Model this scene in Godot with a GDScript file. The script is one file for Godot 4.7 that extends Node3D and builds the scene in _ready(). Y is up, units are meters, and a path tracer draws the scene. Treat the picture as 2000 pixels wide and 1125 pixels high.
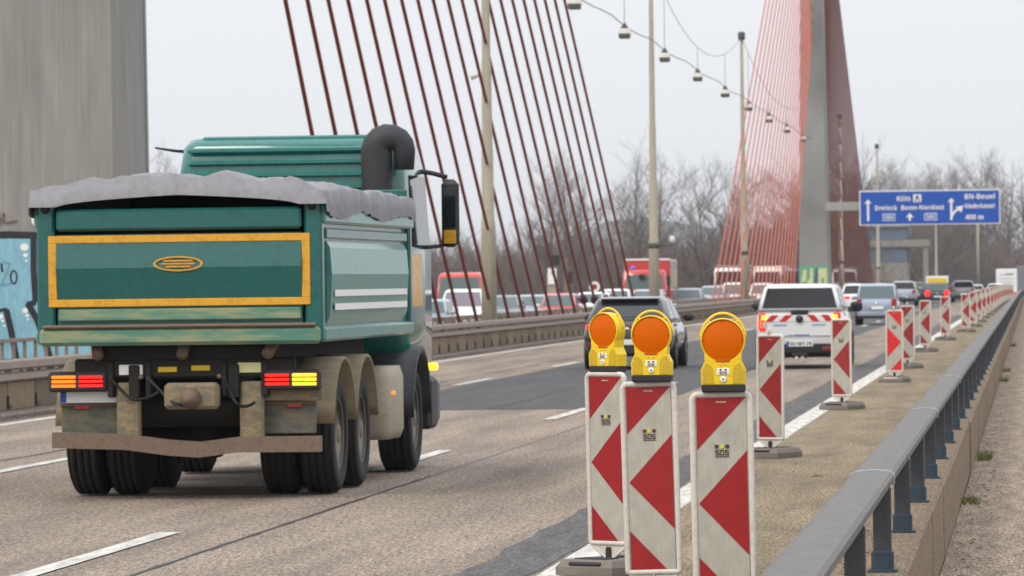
extends Node3D
# A motorway bridge with roadworks on an overcast winter day. x to the right, -z along the road, metres.

var M := {}
var T := {}
var taken := {}
var rng := RandomNumberGenerator.new()
const ORD := ["first", "second", "third", "fourth", "fifth", "sixth", "seventh", "eighth", "ninth", "tenth", "eleventh", "twelfth", "thirteenth", "fourteenth", "fifteenth", "sixteenth", "seventeenth", "eighteenth", "nineteenth", "twentieth", "twenty-first", "twenty-second", "twenty-third", "twenty-fourth", "twenty-fifth", "twenty-sixth"]

func _ready() -> void:
	rng.seed = 7
	view_and_light()
	textures()
	materials()
	setting()
	bridge()
	wood()
	road_furniture()
	traffic()
	beacons()
	truck()
	small_things()

func view_and_light() -> void:
	var cam := Camera3D.new()
	cam.name = "camera"
	cam.fov = 6.4387
	cam.near = 0.5
	cam.far = 9000.0
	var ca := CameraAttributesPhysical.new()
	ca.frustum_focal_length = 213.33
	ca.frustum_focus_distance = 27.5
	ca.frustum_near = 0.5
	ca.frustum_far = 9000.0
	ca.exposure_aperture = 14.5
	cam.attributes = ca
	add_child(cam)
	cam.position = Vector3(0, 1.78, 0)
	cam.basis = Basis(Vector3.UP, 0.101153) * Basis(Vector3.RIGHT, -0.00112) * Basis(Vector3.BACK, -0.012217)
	var env := Environment.new()
	env.background_mode = Environment.BG_SKY
	var sky := Sky.new()
	var sm := ProceduralSkyMaterial.new()
	sm.sky_horizon_color = Color(0.822, 0.83, 0.842)
	sm.sky_top_color = Color(1.15, 1.168, 1.19)
	sm.sky_curve = 0.6
	sm.ground_horizon_color = Color(0.55, 0.53, 0.5)
	sm.ground_bottom_color = Color(0.4, 0.38, 0.36)
	sm.sun_angle_max = 1.0
	sky.sky_material = sm
	env.sky = sky
	env.tonemap_mode = Environment.TONE_MAPPER_LINEAR
	env.tonemap_exposure = 1.29
	env.fog_enabled = true
	env.fog_density = 0.00012
	env.fog_light_color = Color(0.9, 0.93, 0.97)
	env.sdfgi_enabled = true
	env.ssao_enabled = true
	env.ssil_enabled = true
	var we := WorldEnvironment.new()
	we.name = "environment"
	we.environment = env
	add_child(we)
	var sun := DirectionalLight3D.new()
	sun.name = "sun"
	sun.light_energy = 0.5
	sun.light_color = Color(1.0, 0.965, 0.92)
	sun.light_angular_distance = 25.0
	sun.shadow_enabled = true
	add_child(sun)
	sun.basis = Basis(Vector3.UP, deg_to_rad(-34.0)) * Basis(Vector3.RIGHT, deg_to_rad(-44.0))

# ------------------------------------------------------------------ textures and materials

func noise(freq: float, sd: int, oct := 3, kind := FastNoiseLite.TYPE_SIMPLEX_SMOOTH) -> FastNoiseLite:
	var n := FastNoiseLite.new()
	n.noise_type = kind
	n.frequency = freq
	n.seed = sd
	n.fractal_octaves = oct
	return n

func bytes_of(n: FastNoiseLite, size: int) -> PackedByteArray:
	var im := n.get_seamless_image(size, size, false, false, 0.15, true)
	im.convert(Image.FORMAT_L8)
	return im.get_data()

func tex_of(size: int, f: Callable) -> ImageTexture:
	var data := PackedByteArray()
	data.resize(size * size * 3)
	for i in size * size:
		var c: Color = f.call(i)
		data[i * 3] = clampi(int(c.r * 255.0), 0, 255)
		data[i * 3 + 1] = clampi(int(c.g * 255.0), 0, 255)
		data[i * 3 + 2] = clampi(int(c.b * 255.0), 0, 255)
	var im := Image.create_from_data(size, size, false, Image.FORMAT_RGB8, data)
	im.generate_mipmaps()
	return ImageTexture.create_from_image(im)

func grey(v: float) -> Color:
	return Color(v, v, v)

func textures() -> void:
	var r := RandomNumberGenerator.new()
	r.seed = 11
	var fine := bytes_of(noise(0.16, 3, 2), 512)
	var mid := bytes_of(noise(0.012, 4, 4), 512)
	var mid2 := bytes_of(noise(0.03, 9, 4), 512)
	# stones in the asphalt: light and dark grains
	T.speckle = tex_of(512, func(i: int) -> Color:
		var g := r.randf()
		var v := 0.76 + (fine[i] / 255.0 - 0.5) * 0.4
		if g > 0.88: v += 0.24
		elif g < 0.16: v -= 0.34
		var w := r.randf_range(-0.035, 0.035)
		return Color(v + w, v, v - w))
	# broad stains and tyre polish
	T.stain = tex_of(512, func(i: int) -> Color:
		var v := 0.86 + (mid[i] / 255.0 - 0.5) * 0.26 + (mid2[i] / 255.0 - 0.5) * 0.12
		return Color(v * 1.0, v * 0.995, v * 0.985))
	# streaks of dirty water down a wall (columns vary, rows hardly do)
	var col := bytes_of(noise(0.13, 21, 3), 512)
	T.streak = tex_of(512, func(i: int) -> Color:
		var x := i % 512
		var y := i / 512
		var f := y * 0.0625
		var k := int(f)
		var a := lerpf(col[k * 512 + x], col[(k + 1) % 32 * 512 + x], f - k) / 255.0
		var b := mid[i] / 255.0
		var v := 0.9 + (a - 0.5) * 0.12 + (b - 0.5) * 0.1 + (mid2[i] / 255.0 - 0.5) * 0.06
		return Color(v, v * (1.0 - 0.012 * a), v * (1.0 - 0.035 * a)))
	# general dirt on paint and steel
	T.dirt = tex_of(512, func(i: int) -> Color:
		var a := smoothstep(0.4, 0.85, mid2[i] / 255.0 * 0.6 + mid[i] / 255.0 * 0.4)
		var b := fine[i] / 255.0
		var k := a * (0.6 + 0.4 * b) + (0.3 if r.randf() > 0.996 else 0.0)
		return Color(0.98, 0.98, 0.98).lerp(Color(0.7, 0.64, 0.56), minf(k, 1.0) * 0.42) * (0.96 + 0.04 * b))
	# thick road dust on the lower truck
	T.mud = tex_of(512, func(i: int) -> Color:
		var a := smoothstep(0.2, 0.8, mid[i] / 255.0 * 0.55 + mid2[i] / 255.0 * 0.3 + fine[i] / 255.0 * 0.15)
		return Color(0.72, 0.74, 0.72).lerp(Color(1.0, 0.92, 0.78), a))
	# pale flakes where paint has come off the cables
	T.flake = tex_of(512, func(i: int) -> Color:
		var a := smoothstep(0.66, 0.74, fine[i] / 255.0 * 0.55 + mid2[i] / 255.0 * 0.45)
		var v := 0.9 + (mid[i] / 255.0 - 0.5) * 0.2
		return Color(0.76 * v, 0.3 * v, 0.14 * v).lerp(Color(0.88, 0.72, 0.66), a))
	T.foil = tex_of(512, func(i: int) -> Color:
		var x := i % 512
		var a := lerpf(col[(i / 8192) * 512 + x], col[((i / 8192 + 1) % 32) * 512 + x], (i % 8192) / 8192.0) / 255.0
		var v := 0.955 + (a - 0.5) * 0.09 + (mid[i] / 255.0 - 0.5) * 0.1 + r.randf_range(-0.03, 0.03)
		if r.randf() > 0.9975: v -= 0.25
		return Color(v, v * 0.995, v * 0.98))
	T.dust = tex_of(512, func(i: int) -> Color:
		var a := smoothstep(0.3, 0.75, mid[i] / 255.0 * 0.8 + mid2[i] / 255.0 * 0.2)
		return Color(0.4, 0.66, 0.6).lerp(Color(0.78, 0.78, 0.62), a * 0.8))
	T.grain = tex_of(256, func(i: int) -> Color:
		return grey(0.88 + r.randf_range(-0.09, 0.09)))
	# gravelly relief
	var im := Image.create(512, 512, false, Image.FORMAT_L8)
	for y in 512:
		for x in 512:
			im.set_pixel(x, y, grey(clampf(fine[y * 512 + x] / 255.0 * 0.6 + r.randf() * 0.4, 0, 1)))
	im.bump_map_to_normal_map(1.6)
	T.gravel_n = ImageTexture.create_from_image(im)

# c: 0-255 sRGB; o: tex, sc (repeats per metre, Vector3), world, tex2, sc2, nrm, coat, glow, alpha
func mat(key: String, r: int, g: int, b: int, rough := 0.6, metal := 0.0, o := {}) -> StandardMaterial3D:
	var m := StandardMaterial3D.new()
	m.resource_name = key
	m.albedo_color = Color8(r, g, b)
	m.roughness = rough
	m.metallic = metal
	if o.has("tex"):
		m.albedo_texture = T[o.tex]
		m.uv1_triplanar = true
		m.uv1_world_triplanar = o.get("world", true)
		m.uv1_scale = o.get("sc", Vector3.ONE)
	if o.has("tex2"):
		m.detail_enabled = true
		m.detail_albedo = T[o.tex2]
		m.detail_blend_mode = BaseMaterial3D.BLEND_MODE_MUL
		m.detail_uv_layer = BaseMaterial3D.DETAIL_UV_2
		m.uv2_triplanar = true
		m.uv2_world_triplanar = o.get("world", true)
		m.uv2_scale = o.get("sc2", Vector3.ONE)
	if o.has("nrm"):
		m.normal_enabled = true
		m.normal_texture = T[o.nrm]
		m.normal_scale = o.get("ns", 0.6)
	if o.has("dull"):
		m.metallic_specular = o.dull
	if o.has("coat"):
		m.clearcoat_enabled = true
		m.clearcoat = o.coat
		m.clearcoat_roughness = 0.06
	if o.has("glow"):
		m.emission_enabled = true
		m.emission = Color8(r, g, b)
		m.emission_energy_multiplier = o.glow
	M[key] = m
	return m

func materials() -> void:
	var lane := Vector3(0.9, 1, 0.22)
	mat("asphalt", 198, 179, 162, 0.9, 0.0, {"tex": "speckle", "sc": Vector3(0.36, 1, 0.05), "tex2": "stain", "sc2": Vector3(0.16, 1, 0.011), "nrm": "gravel_n"})
	mat("shoulder", 192, 171, 138, 0.92, 0.0, {"tex": "speckle", "sc": Vector3(0.4, 1, 0.055), "tex2": "stain", "sc2": Vector3(0.2, 1, 0.03), "nrm": "gravel_n"})
	mat("new_asphalt", 92, 91, 95, 0.72, 0.0, {"tex": "speckle", "sc": Vector3(0.3, 1, 0.035), "tex2": "stain", "sc2": Vector3(0.3, 1, 0.02), "nrm": "gravel_n"})
	mat("patch", 122, 118, 118, 0.8, 0.0, {"tex": "speckle", "sc": Vector3(0.36, 1, 0.05), "tex2": "stain", "sc2": Vector3(0.9, 1, 0.12), "nrm": "gravel_n"})
	mat("tar", 52, 50, 52, 0.6, 0.0, {"tex": "speckle", "sc": Vector3(2, 1, 0.5)})
	mat("old_seal", 150, 147, 148, 0.8, 0.0, {"tex": "speckle", "sc": Vector3(2, 1, 0.5)})
	mat("line", 246, 243, 236, 0.7, 0.0, {"tex": "grain", "sc": Vector3(0.7, 1, 0.1), "tex2": "stain", "sc2": Vector3(1.1, 1, 0.16)})
	mat("walk", 214, 192, 170, 0.93, 0.0, {"tex": "speckle", "sc": Vector3(0.4, 1, 0.06), "tex2": "stain", "sc2": Vector3(0.7, 1, 0.09), "nrm": "gravel_n"})
	mat("kerb", 190, 164, 136, 0.93, 0.0, {"tex": "speckle", "sc": Vector3(0.45, 0.45, 0.12), "tex2": "streak", "sc2": Vector3(0.8, 0.5, 0.35), "nrm": "gravel_n"})
	mat("median", 172, 154, 138, 0.93, 0.0, {"tex": "speckle", "sc": Vector3(0.3, 1, 0.04), "tex2": "stain", "sc2": Vector3(0.6, 1, 0.04)})
	mat("bank", 88, 76, 66, 1.0, 0.0, {"tex": "stain", "sc": Vector3(0.02, 0.02, 0.02)})
	mat("hill", 92, 98, 96, 1.0, 0.0, {"tex": "stain", "sc": Vector3(0.004, 0.01, 0.004)})
	var ps := Vector3(0.42, 0.05, 0.42)
	mat("panel_a", 176, 156, 132, 0.93, 0.0, {"tex": "streak", "sc": Vector3(0.9, 0.5, 0.45), "tex2": "speckle", "sc2": Vector3(1, 1, 0.5)})
	mat("panel_b", 158, 141, 122, 0.93, 0.0, {"tex": "streak", "sc": Vector3(0.9, 0.5, 0.37), "tex2": "speckle", "sc2": Vector3(1, 1, 0.5)})
	mat("panel_c", 190, 168, 136, 0.93, 0.0, {"tex": "streak", "sc": Vector3(0.9, 0.5, 0.41), "tex2": "speckle", "sc2": Vector3(1, 1, 0.5)})
	mat("barrier_steel", 140, 127, 115, 0.7, 0.15, {"tex": "dirt", "sc": Vector3(0.8, 0.8, 0.14)})
	mat("dark_steel", 54, 50, 48, 0.6, 0.4)
	mat("pylon", 152, 151, 149, 0.75, 0.0, {"tex": "streak", "sc": ps})
	mat("pylon_far", 150, 151, 151, 0.75, 0.0, {"tex": "stain", "sc": Vector3(0.02, 0.012, 0.02)})
	mat("cable", 255, 255, 255, 0.55, 0.0, {"tex": "flake", "sc": Vector3(0.7, 0.7, 0.7)})
	mat("cable_red", 140, 46, 32, 0.5, 0.0, {"tex": "dirt", "sc": Vector3(0.5, 0.5, 0.5)})
	mat("anchor", 62, 30, 26, 0.6)
	mat("post", 172, 166, 150, 0.85, 0.0, {"tex": "streak", "sc": Vector3(1.2, 0.16, 1.2)})
	mat("post_band", 70, 72, 66, 0.7)
	mat("wire", 92, 94, 98, 0.5, 0.4)
	mat("lum_top", 205, 203, 196, 0.5)
	mat("lum_glass", 84, 86, 84, 0.25)
	mat("rail_top", 102, 99, 96, 0.6, 0.15, {"tex": "dirt", "sc": Vector3(1.3, 1.3, 0.3)})
	mat("rail_post", 74, 78, 84, 0.55, 0.2, {"tex": "dirt", "sc": Vector3(2.4, 1.4, 2.4)})
	mat("rail_foot", 60, 76, 90, 0.55, 0.2, {"tex": "dirt", "sc": Vector3(3, 3, 3)})
	mat("rail_joint", 150, 158, 164, 0.45, 0.2)
	mat("sign_blue", 0, 76, 174, 0.45)
	mat("sign_white", 232, 232, 230, 0.45)
	mat("sign_back", 150, 152, 152, 0.5, 0.5)
	mat("beam", 168, 170, 170, 0.6, 0.1, {"tex": "streak", "sc": Vector3(0.5, 0.5, 0.5)})
	mat("bark", 92, 80, 72, 0.95)
	mat("bark_b", 106, 94, 86, 0.95)
	mat("twig", 104, 90, 82, 0.95)
	mat("grass", 128, 134, 72, 0.8)
	mat("leaf", 124, 92, 58, 0.9)
	# street works
	mat("foil_red", 156, 20, 26, 0.4, 0.0, {"tex": "foil", "sc": Vector3(1.7, 1.0, 1.7), "world": false})
	mat("foil_red_old", 150, 34, 36, 0.5, 0.0, {"tex": "foil", "sc": Vector3(1.7, 1.0, 1.7), "world": false})
	mat("foil_red_new", 204, 30, 34, 0.4)
	mat("foil_white", 178, 176, 168, 0.5, 0.0, {"tex": "foil", "sc": Vector3(1.7, 1.0, 1.7), "world": false})
	mat("frame_white", 214, 209, 201, 0.5, 0.0, {"tex": "dirt", "sc": Vector3(3, 2.2, 3)})
	mat("rubber", 122, 116, 110, 0.85, 0.0, {"tex": "dirt", "sc": Vector3(2, 2, 2)})
	mat("rubber_black", 38, 38, 40, 0.7)
	mat("bolt", 150, 146, 138, 0.4, 0.7)
	mat("lamp_yellow", 244, 210, 22, 0.38, 0.0, {"tex": "dirt", "sc": Vector3(5, 5, 5)})
	mat("lamp_yellow_dull", 208, 174, 34, 0.5, 0.0, {"tex": "dirt", "sc": Vector3(6, 6, 6)})
	mat("lens_orange", 210, 98, 0, 0.2, 0.0, {"dull": 0.25})
	mat("lens_orange_deep", 190, 78, 6, 0.2)
	mat("brown_print", 74, 48, 40, 0.5)
	mat("yellow_print", 206, 196, 60, 0.5)
	mat("grey_print", 108, 108, 110, 0.5)
	# vehicles
	mat("tyre", 30, 29, 29, 0.85, 0.0, {"tex": "dirt", "sc": Vector3(2, 2, 2)})
	mat("rim", 150, 150, 150, 0.35, 0.8)
	mat("rim_dirty", 124, 116, 108, 0.7, 0.2, {"tex": "dirt", "sc": Vector3(3, 3, 3)})
	mat("glass_dark", 30, 33, 36, 0.06, 0.0, {})
	mat("glass_pale", 92, 106, 108, 0.12, 0.0, {"dull": 0.3})
	mat("glass_lilac", 122, 114, 126, 0.12, 0.0, {"dull": 0.3})
	mat("trim_black", 30, 30, 32, 0.55)
	mat("chrome", 200, 200, 204, 0.15, 1.0)
	mat("plate_white", 226, 228, 226, 0.45)
	mat("plate_blue", 28, 70, 170, 0.45)
	mat("plate_ink", 30, 30, 34, 0.5)
	mat("light_red", 232, 30, 22, 0.3, 0.0, {"glow": 1.2})
	mat("light_red_off", 150, 22, 24, 0.2, 0.0, {"coat": 1.0})
	mat("light_orange", 255, 104, 20, 0.3, 0.0, {"glow": 1.6})
	mat("light_amber", 255, 186, 40, 0.3, 0.0, {"glow": 2.2})
	mat("light_white", 255, 250, 236, 0.3, 0.0, {"glow": 1.8})
	mat("light_clear", 196, 204, 210, 0.12, 0.2, {"coat": 1.0})
	mat("blue_beacon", 60, 76, 190, 0.2, 0.0, {"coat": 1.0})
	for c in [["white", 226, 228, 230], ["silver", 160, 164, 172], ["blue_silver", 146, 156, 172], ["grey", 112, 116, 122], ["black", 30, 31, 35], ["navy", 36, 40, 56], ["red", 196, 40, 40], ["pink_red", 198, 92, 96], ["pale_blue", 150, 172, 182], ["fire_red", 186, 40, 36], ["cream", 222, 220, 210], ["orange_truck", 226, 138, 56]]:
		mat("paint_" + c[0], c[1], c[2], c[3], 0.32, 0.12 if c[0] in ["silver", "blue_silver", "grey"] else 0.0, {"coat": 1.0})
	# tipper truck
	var tl := {"tex": "dirt", "sc": Vector3(0.9, 0.9, 0.9), "coat": 0.5}
	mat("teal", 8, 94, 90, 0.38, 0.0, tl)
	mat("teal_cab", 0, 112, 105, 0.3, 0.0, {"coat": 1.0, "tex": "dirt", "sc": Vector3(0.6, 0.6, 0.6)})
	mat("teal_pale", 80, 146, 138, 0.45, 0.0, tl)
	mat("truck_yellow", 224, 164, 24, 0.5, 0.0, tl)
	mat("tarp", 140, 140, 146, 0.75, 0.0, {"tex": "dirt", "sc": Vector3(0.7, 0.7, 0.7)})
	mat("mudded", 150, 142, 128, 0.9, 0.0, {"tex": "mud", "sc": Vector3(1.1, 1.6, 1.1)})
	mat("mudded_teal", 200, 196, 190, 0.85, 0.0, {"tex": "dust", "sc": Vector3(0.22, 1.4, 0.22)})
	mat("chassis", 34, 32, 31, 0.8, 0.1, {"tex": "dirt", "sc": Vector3(1.5, 1.5, 1.5)})
	mat("brown_steel", 124, 106, 92, 0.85, 0.1, {"tex": "dirt", "sc": Vector3(1.5, 1.5, 1.5)})
	mat("mud_flap", 112, 114, 112, 0.85, 0.0, {"tex": "mud", "sc": Vector3(0.9, 1.8, 0.9)})
	mat("dark_plastic", 46, 48, 52, 0.6, 0.0, {"tex": "dirt", "sc": Vector3(1.2, 1.2, 1.2)})
	mat("grey_plastic", 98, 104, 114, 0.6, 0.0, {"tex": "dirt", "sc": Vector3(1.2, 1.2, 1.2)})
	mat("tank", 170, 160, 142, 0.6, 0.1, {"tex": "dirt", "sc": Vector3(1.3, 1.3, 1.3)})
	# graffiti
	mat("paint_sky", 142, 196, 218, 0.8, 0.0, {"tex": "streak", "sc": Vector3(1.2, 0.3, 1.2)})
	mat("spray_black", 34, 34, 42, 0.7)
	mat("spray_white", 226, 230, 228, 0.7)
	mat("spray_red", 176, 88, 70, 0.8)
	mat("spray_green", 142, 190, 60, 0.8)
	mat("spray_teal", 96, 156, 130, 0.8)
	mat("spray_sand", 200, 200, 150, 0.8)
	mat("spray_blue", 52, 92, 120, 0.8)
	mat("facade", 148, 142, 134, 0.9, 0.0, {"tex": "streak", "sc": Vector3(0.2, 0.1, 0.2)})
	mat("facade_glass", 84, 104, 124, 0.1, 0.0, {"coat": 1.0})

# ------------------------------------------------------------------ mesh helpers

func S(smooth := false) -> SurfaceTool:
	var s := SurfaceTool.new()
	s.begin(Mesh.PRIMITIVE_TRIANGLES)
	s.set_smooth_group(0 if smooth else -1)
	return s

func tri(s: SurfaceTool, a: Vector3, b: Vector3, c: Vector3) -> void:
	s.add_vertex(a)
	s.add_vertex(c)
	s.add_vertex(b)

func quad(s: SurfaceTool, a: Vector3, b: Vector3, c: Vector3, d: Vector3) -> void:
	tri(s, a, b, c)
	tri(s, a, c, d)

# a flat convex face turned away from the point mid
func face(s: SurfaceTool, p: Array, mid: Vector3) -> void:
	var n: Vector3 = (p[1] - p[0]).cross(p[2] - p[0])
	var out: bool = n.dot(p[0] - mid) >= 0.0
	for i in range(1, p.size() - 1):
		if out: tri(s, p[0], p[i], p[i + 1])
		else: tri(s, p[0], p[i + 1], p[i])

func box(s: SurfaceTool, c: Vector3, size: Vector3, b := 0.0, ba := Basis.IDENTITY) -> void:
	var h := size / 2.0
	b = minf(b, minf(h.x, minf(h.y, h.z)) * 0.9)
	var P := func(ax: int, sx: int, sy: int, sz: int) -> Vector3:
		var v := Vector3(sx * (h.x - (0.0 if ax == 0 else b)), sy * (h.y - (0.0 if ax == 1 else b)), sz * (h.z - (0.0 if ax == 2 else b)))
		return c + ba * v
	for sg in [-1, 1]:
		face(s, [P.call(0, sg, -1, -1), P.call(0, sg, 1, -1), P.call(0, sg, 1, 1), P.call(0, sg, -1, 1)], c)
		face(s, [P.call(1, -1, sg, -1), P.call(1, 1, sg, -1), P.call(1, 1, sg, 1), P.call(1, -1, sg, 1)], c)
		face(s, [P.call(2, -1, -1, sg), P.call(2, 1, -1, sg), P.call(2, 1, 1, sg), P.call(2, -1, 1, sg)], c)
	if b > 0.0:
		for i in [-1, 1]:
			for j in [-1, 1]:
				face(s, [P.call(0, i, j, -1), P.call(0, i, j, 1), P.call(1, i, j, 1), P.call(1, i, j, -1)], c)
				face(s, [P.call(0, i, -1, j), P.call(0, i, 1, j), P.call(2, i, 1, j), P.call(2, i, -1, j)], c)
				face(s, [P.call(1, -1, i, j), P.call(1, 1, i, j), P.call(2, 1, i, j), P.call(2, -1, i, j)], c)
				for k in [-1, 1]:
					face(s, [P.call(0, i, j, k), P.call(1, i, j, k), P.call(2, i, j, k)], c)

# two convex rings of corners joined into a solid
func slab(s: SurfaceTool, a: Array, b: Array) -> void:
	var mid := Vector3.ZERO
	for p in a: mid += p
	for p in b: mid += p
	mid /= float(a.size() * 2)
	face(s, a, mid)
	face(s, b, mid)
	for i in a.size():
		var j := (i + 1) % a.size()
		face(s, [a[i], a[j], b[j], b[i]], mid)

# a pane: four or more corners in a plane, given thickness to both sides
func pane(s: SurfaceTool, p: Array, t: float) -> void:
	var n: Vector3 = (p[1] - p[0]).cross(p[2] - p[0]).normalized() * t / 2.0
	var a := []
	var b := []
	for q in p:
		a.append(q + n)
		b.append(q - n)
	slab(s, a, b)

func loft(s: SurfaceTool, rings: Array, cap := true, closed := true) -> void:
	var m := Vector3.ZERO
	for p in rings[0]: m += p
	m /= float(rings[0].size())
	var fl := false
	var best := -1.0
	for k in rings[0].size():   # the widest quad tells which way is out
		var a: Vector3 = rings[0][k]
		var nrm: Vector3 = (rings[0][(k + 1) % rings[0].size()] - a).cross(rings[1][k] - a)
		if nrm.length() > best:
			best = nrm.length()
			fl = nrm.dot(a - m) < 0.0
	var n: int = rings[0].size()
	for i in rings.size() - 1:
		for k in (n if closed else n - 1):
			var j := (k + 1) % n
			if fl: quad(s, rings[i][k], rings[i + 1][k], rings[i + 1][j], rings[i][j])
			else: quad(s, rings[i][k], rings[i][j], rings[i + 1][j], rings[i + 1][k])
	if cap:
		var e: int = rings.size() - 1
		face_fan(s, rings[0], rings[0], rings[1])
		face_fan(s, rings[e], rings[e], rings[e - 1])

func mean(r: Array) -> Vector3:
	var m := Vector3.ZERO
	for p in r: m += p
	return m / float(r.size())

func face_fan(s: SurfaceTool, r: Array, _own: Array, inner: Array) -> void:
	var m := mean(r)
	var inw := mean(inner)
	for i in r.size():
		var a: Vector3 = r[i]
		var b: Vector3 = r[(i + 1) % r.size()]
		if (a - m).cross(b - m).dot(m - inw) >= 0.0: tri(s, m, a, b)
		else: tri(s, m, b, a)

func tube(s: SurfaceTool, pts: Array, rad, n := 8, cap := true) -> void:
	var rings := []
	var up := Vector3.UP
	var d0: Vector3 = (pts[1] - pts[0]).normalized()
	if absf(d0.dot(up)) > 0.95: up = Vector3.RIGHT
	for i in pts.size():
		var d: Vector3 = (pts[mini(i + 1, pts.size() - 1)] - pts[maxi(i - 1, 0)]).normalized()
		var sx := up.cross(d).normalized()
		up = d.cross(sx).normalized()
		var r: float = rad[i] if rad is Array else rad
		var ring := []
		for k in n:
			var a := TAU * k / n
			ring.append(pts[i] + (sx * cos(a) + up * sin(a)) * r)
		rings.append(ring)
	loft(s, rings, cap)

# profile of (radius, height) turned about an axis
func lathe(s: SurfaceTool, prof: Array, n: int, xf := Transform3D.IDENTITY, cap := true) -> void:
	var rings := []
	for p in prof:
		var ring := []
		for k in n:
			var a := TAU * k / n
			ring.append(xf * Vector3(cos(a) * maxf(p.x, 0.0005), p.y, sin(a) * maxf(p.x, 0.0005)))
		rings.append(ring)
	loft(s, rings, cap)

# a polygon in x, y given depth from z0 to z1
func prism(s: SurfaceTool, poly: PackedVector2Array, z0: float, z1: float, xf := Transform3D.IDENTITY) -> void:
	var pl := poly.duplicate()
	if Geometry2D.is_polygon_clockwise(pl): pl.reverse()
	var ix := Geometry2D.triangulate_polygon(pl)
	var lo := minf(z0, z1)
	var hi := maxf(z0, z1)
	for i in range(0, ix.size(), 3):
		var a := pl[ix[i]]
		var b := pl[ix[i + 1]]
		var c := pl[ix[i + 2]]
		if (b - a).cross(c - a) < 0.0:
			var t := b
			b = c
			c = t
		tri(s, xf * Vector3(a.x, a.y, hi), xf * Vector3(b.x, b.y, hi), xf * Vector3(c.x, c.y, hi))
		tri(s, xf * Vector3(a.x, a.y, lo), xf * Vector3(c.x, c.y, lo), xf * Vector3(b.x, b.y, lo))
	for i in pl.size():
		var a := pl[i]
		var b := pl[(i + 1) % pl.size()]
		quad(s, xf * Vector3(a.x, a.y, lo), xf * Vector3(b.x, b.y, lo), xf * Vector3(b.x, b.y, hi), xf * Vector3(a.x, a.y, hi))

# the road bends slightly right and falls away in the distance
func cx(d: float) -> float:
	return 1.6e-5 * pow(maxf(0.0, d - 280.0), 2.0) + 1.6e-4 * pow(maxf(0.0, d - 640.0), 2.0)

func gy(d: float) -> float:
	return -1.2e-5 * pow(maxf(0.0, d - 300.0), 2.0)

func at(x: float, y: float, d: float) -> Vector3:
	return Vector3(x + cx(d), y + gy(d), -d)

# a cross-section of (x, y) carried along the road
func run(s: SurfaceTool, prof: Array, d0: float, d1: float, step := 15.0) -> void:
	var ds := [d0]
	var d := maxf(d0 + step, 280.0)
	while d < d1 - 0.5:
		ds.append(d)
		d += step
	ds.append(d1)
	var rings := []
	for q in ds:
		var ring := []
		for p in prof: ring.append(at(p.x, p.y, q))
		rings.append(ring)
	loft(s, rings)

func rect(x0: float, x1: float, y0: float, y1: float) -> Array:
	return [Vector2(x0, y0), Vector2(x1, y0), Vector2(x1, y1), Vector2(x0, y1)]

# ------------------------------------------------------------------ naming helpers

func numbered(called: String) -> String:
	var k: int = taken.get(called, 0)
	taken[called] = k + 1
	return called if k == 0 else "%s_%03d" % [called, k]

func tag(o: Node3D, label: String, category: String, group := "") -> Node3D:
	o.set_meta("label", label)
	o.set_meta("category", category)
	if group: o.set_meta("group", group)
	return o

func thing(called: String, label: String, category: String, where := Vector3.ZERO, turn := 0.0, group := "") -> Node3D:
	var o := Node3D.new()
	o.name = numbered(called)
	add_child(o)
	o.position = where
	o.rotation.y = turn
	return tag(o, label, category, group)

func obj(called: String, s: SurfaceTool, m, parent: Node = null) -> MeshInstance3D:
	s.generate_normals()
	return put(called, s.commit(), m, parent)

func put(called: String, mesh: Mesh, m, parent: Node = null, where := Transform3D.IDENTITY) -> MeshInstance3D:
	var o := MeshInstance3D.new()
	o.mesh = mesh
	o.material_override = M[m] if m is String else m
	o.transform = where
	if parent == null:
		o.name = numbered(called)
		add_child(o)
	else:
		o.name = called
		parent.add_child(o, true)
	return o

func struct(called: String, s: SurfaceTool, m) -> MeshInstance3D:
	var o := obj(called, s, m)
	o.set_meta("kind", "structure")
	return o

func meshed(s: SurfaceTool) -> Mesh:
	s.generate_normals()
	return s.commit()

# a simple box part
func bx(called: String, c: Vector3, size: Vector3, m, parent: Node, b := 0.006) -> MeshInstance3D:
	var s := S()
	box(s, c, size, b)
	return obj(called, s, m, parent)

# lettering fitted into a width (or a height when w is 0), standing in the x, y plane and centred at c
func words(called: String, text: String, c: Vector3, w: float, h: float, m, parent: Node, bold := true, deep := 0.004, turn := Basis.IDENTITY) -> MeshInstance3D:
	var tm := TextMesh.new()
	var f := SystemFont.new()
	f.font_names = PackedStringArray(["Droid Sans"])
	f.font_weight = 700 if bold else 400
	tm.font = f
	tm.font_size = 48
	tm.pixel_size = 0.01
	tm.depth = 0.1
	tm.curve_step = 3.0
	tm.text = text
	var a := tm.get_aabb()
	var k := h / a.size.y
	var kx := w / a.size.x if w > 0.0 else k
	var ba := turn * Basis.from_scale(Vector3(kx, k, deep / 0.1))
	return put(called, tm, m, parent, Transform3D(ba, c - ba * Vector3(a.get_center().x, a.get_center().y, 0)))

func circle(c: Vector2, rx: float, ry: float, n := 24) -> PackedVector2Array:
	var p := PackedVector2Array()
	for i in n: p.append(c + Vector2(cos(TAU * i / n) * rx, sin(TAU * i / n) * ry))
	return p

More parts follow.
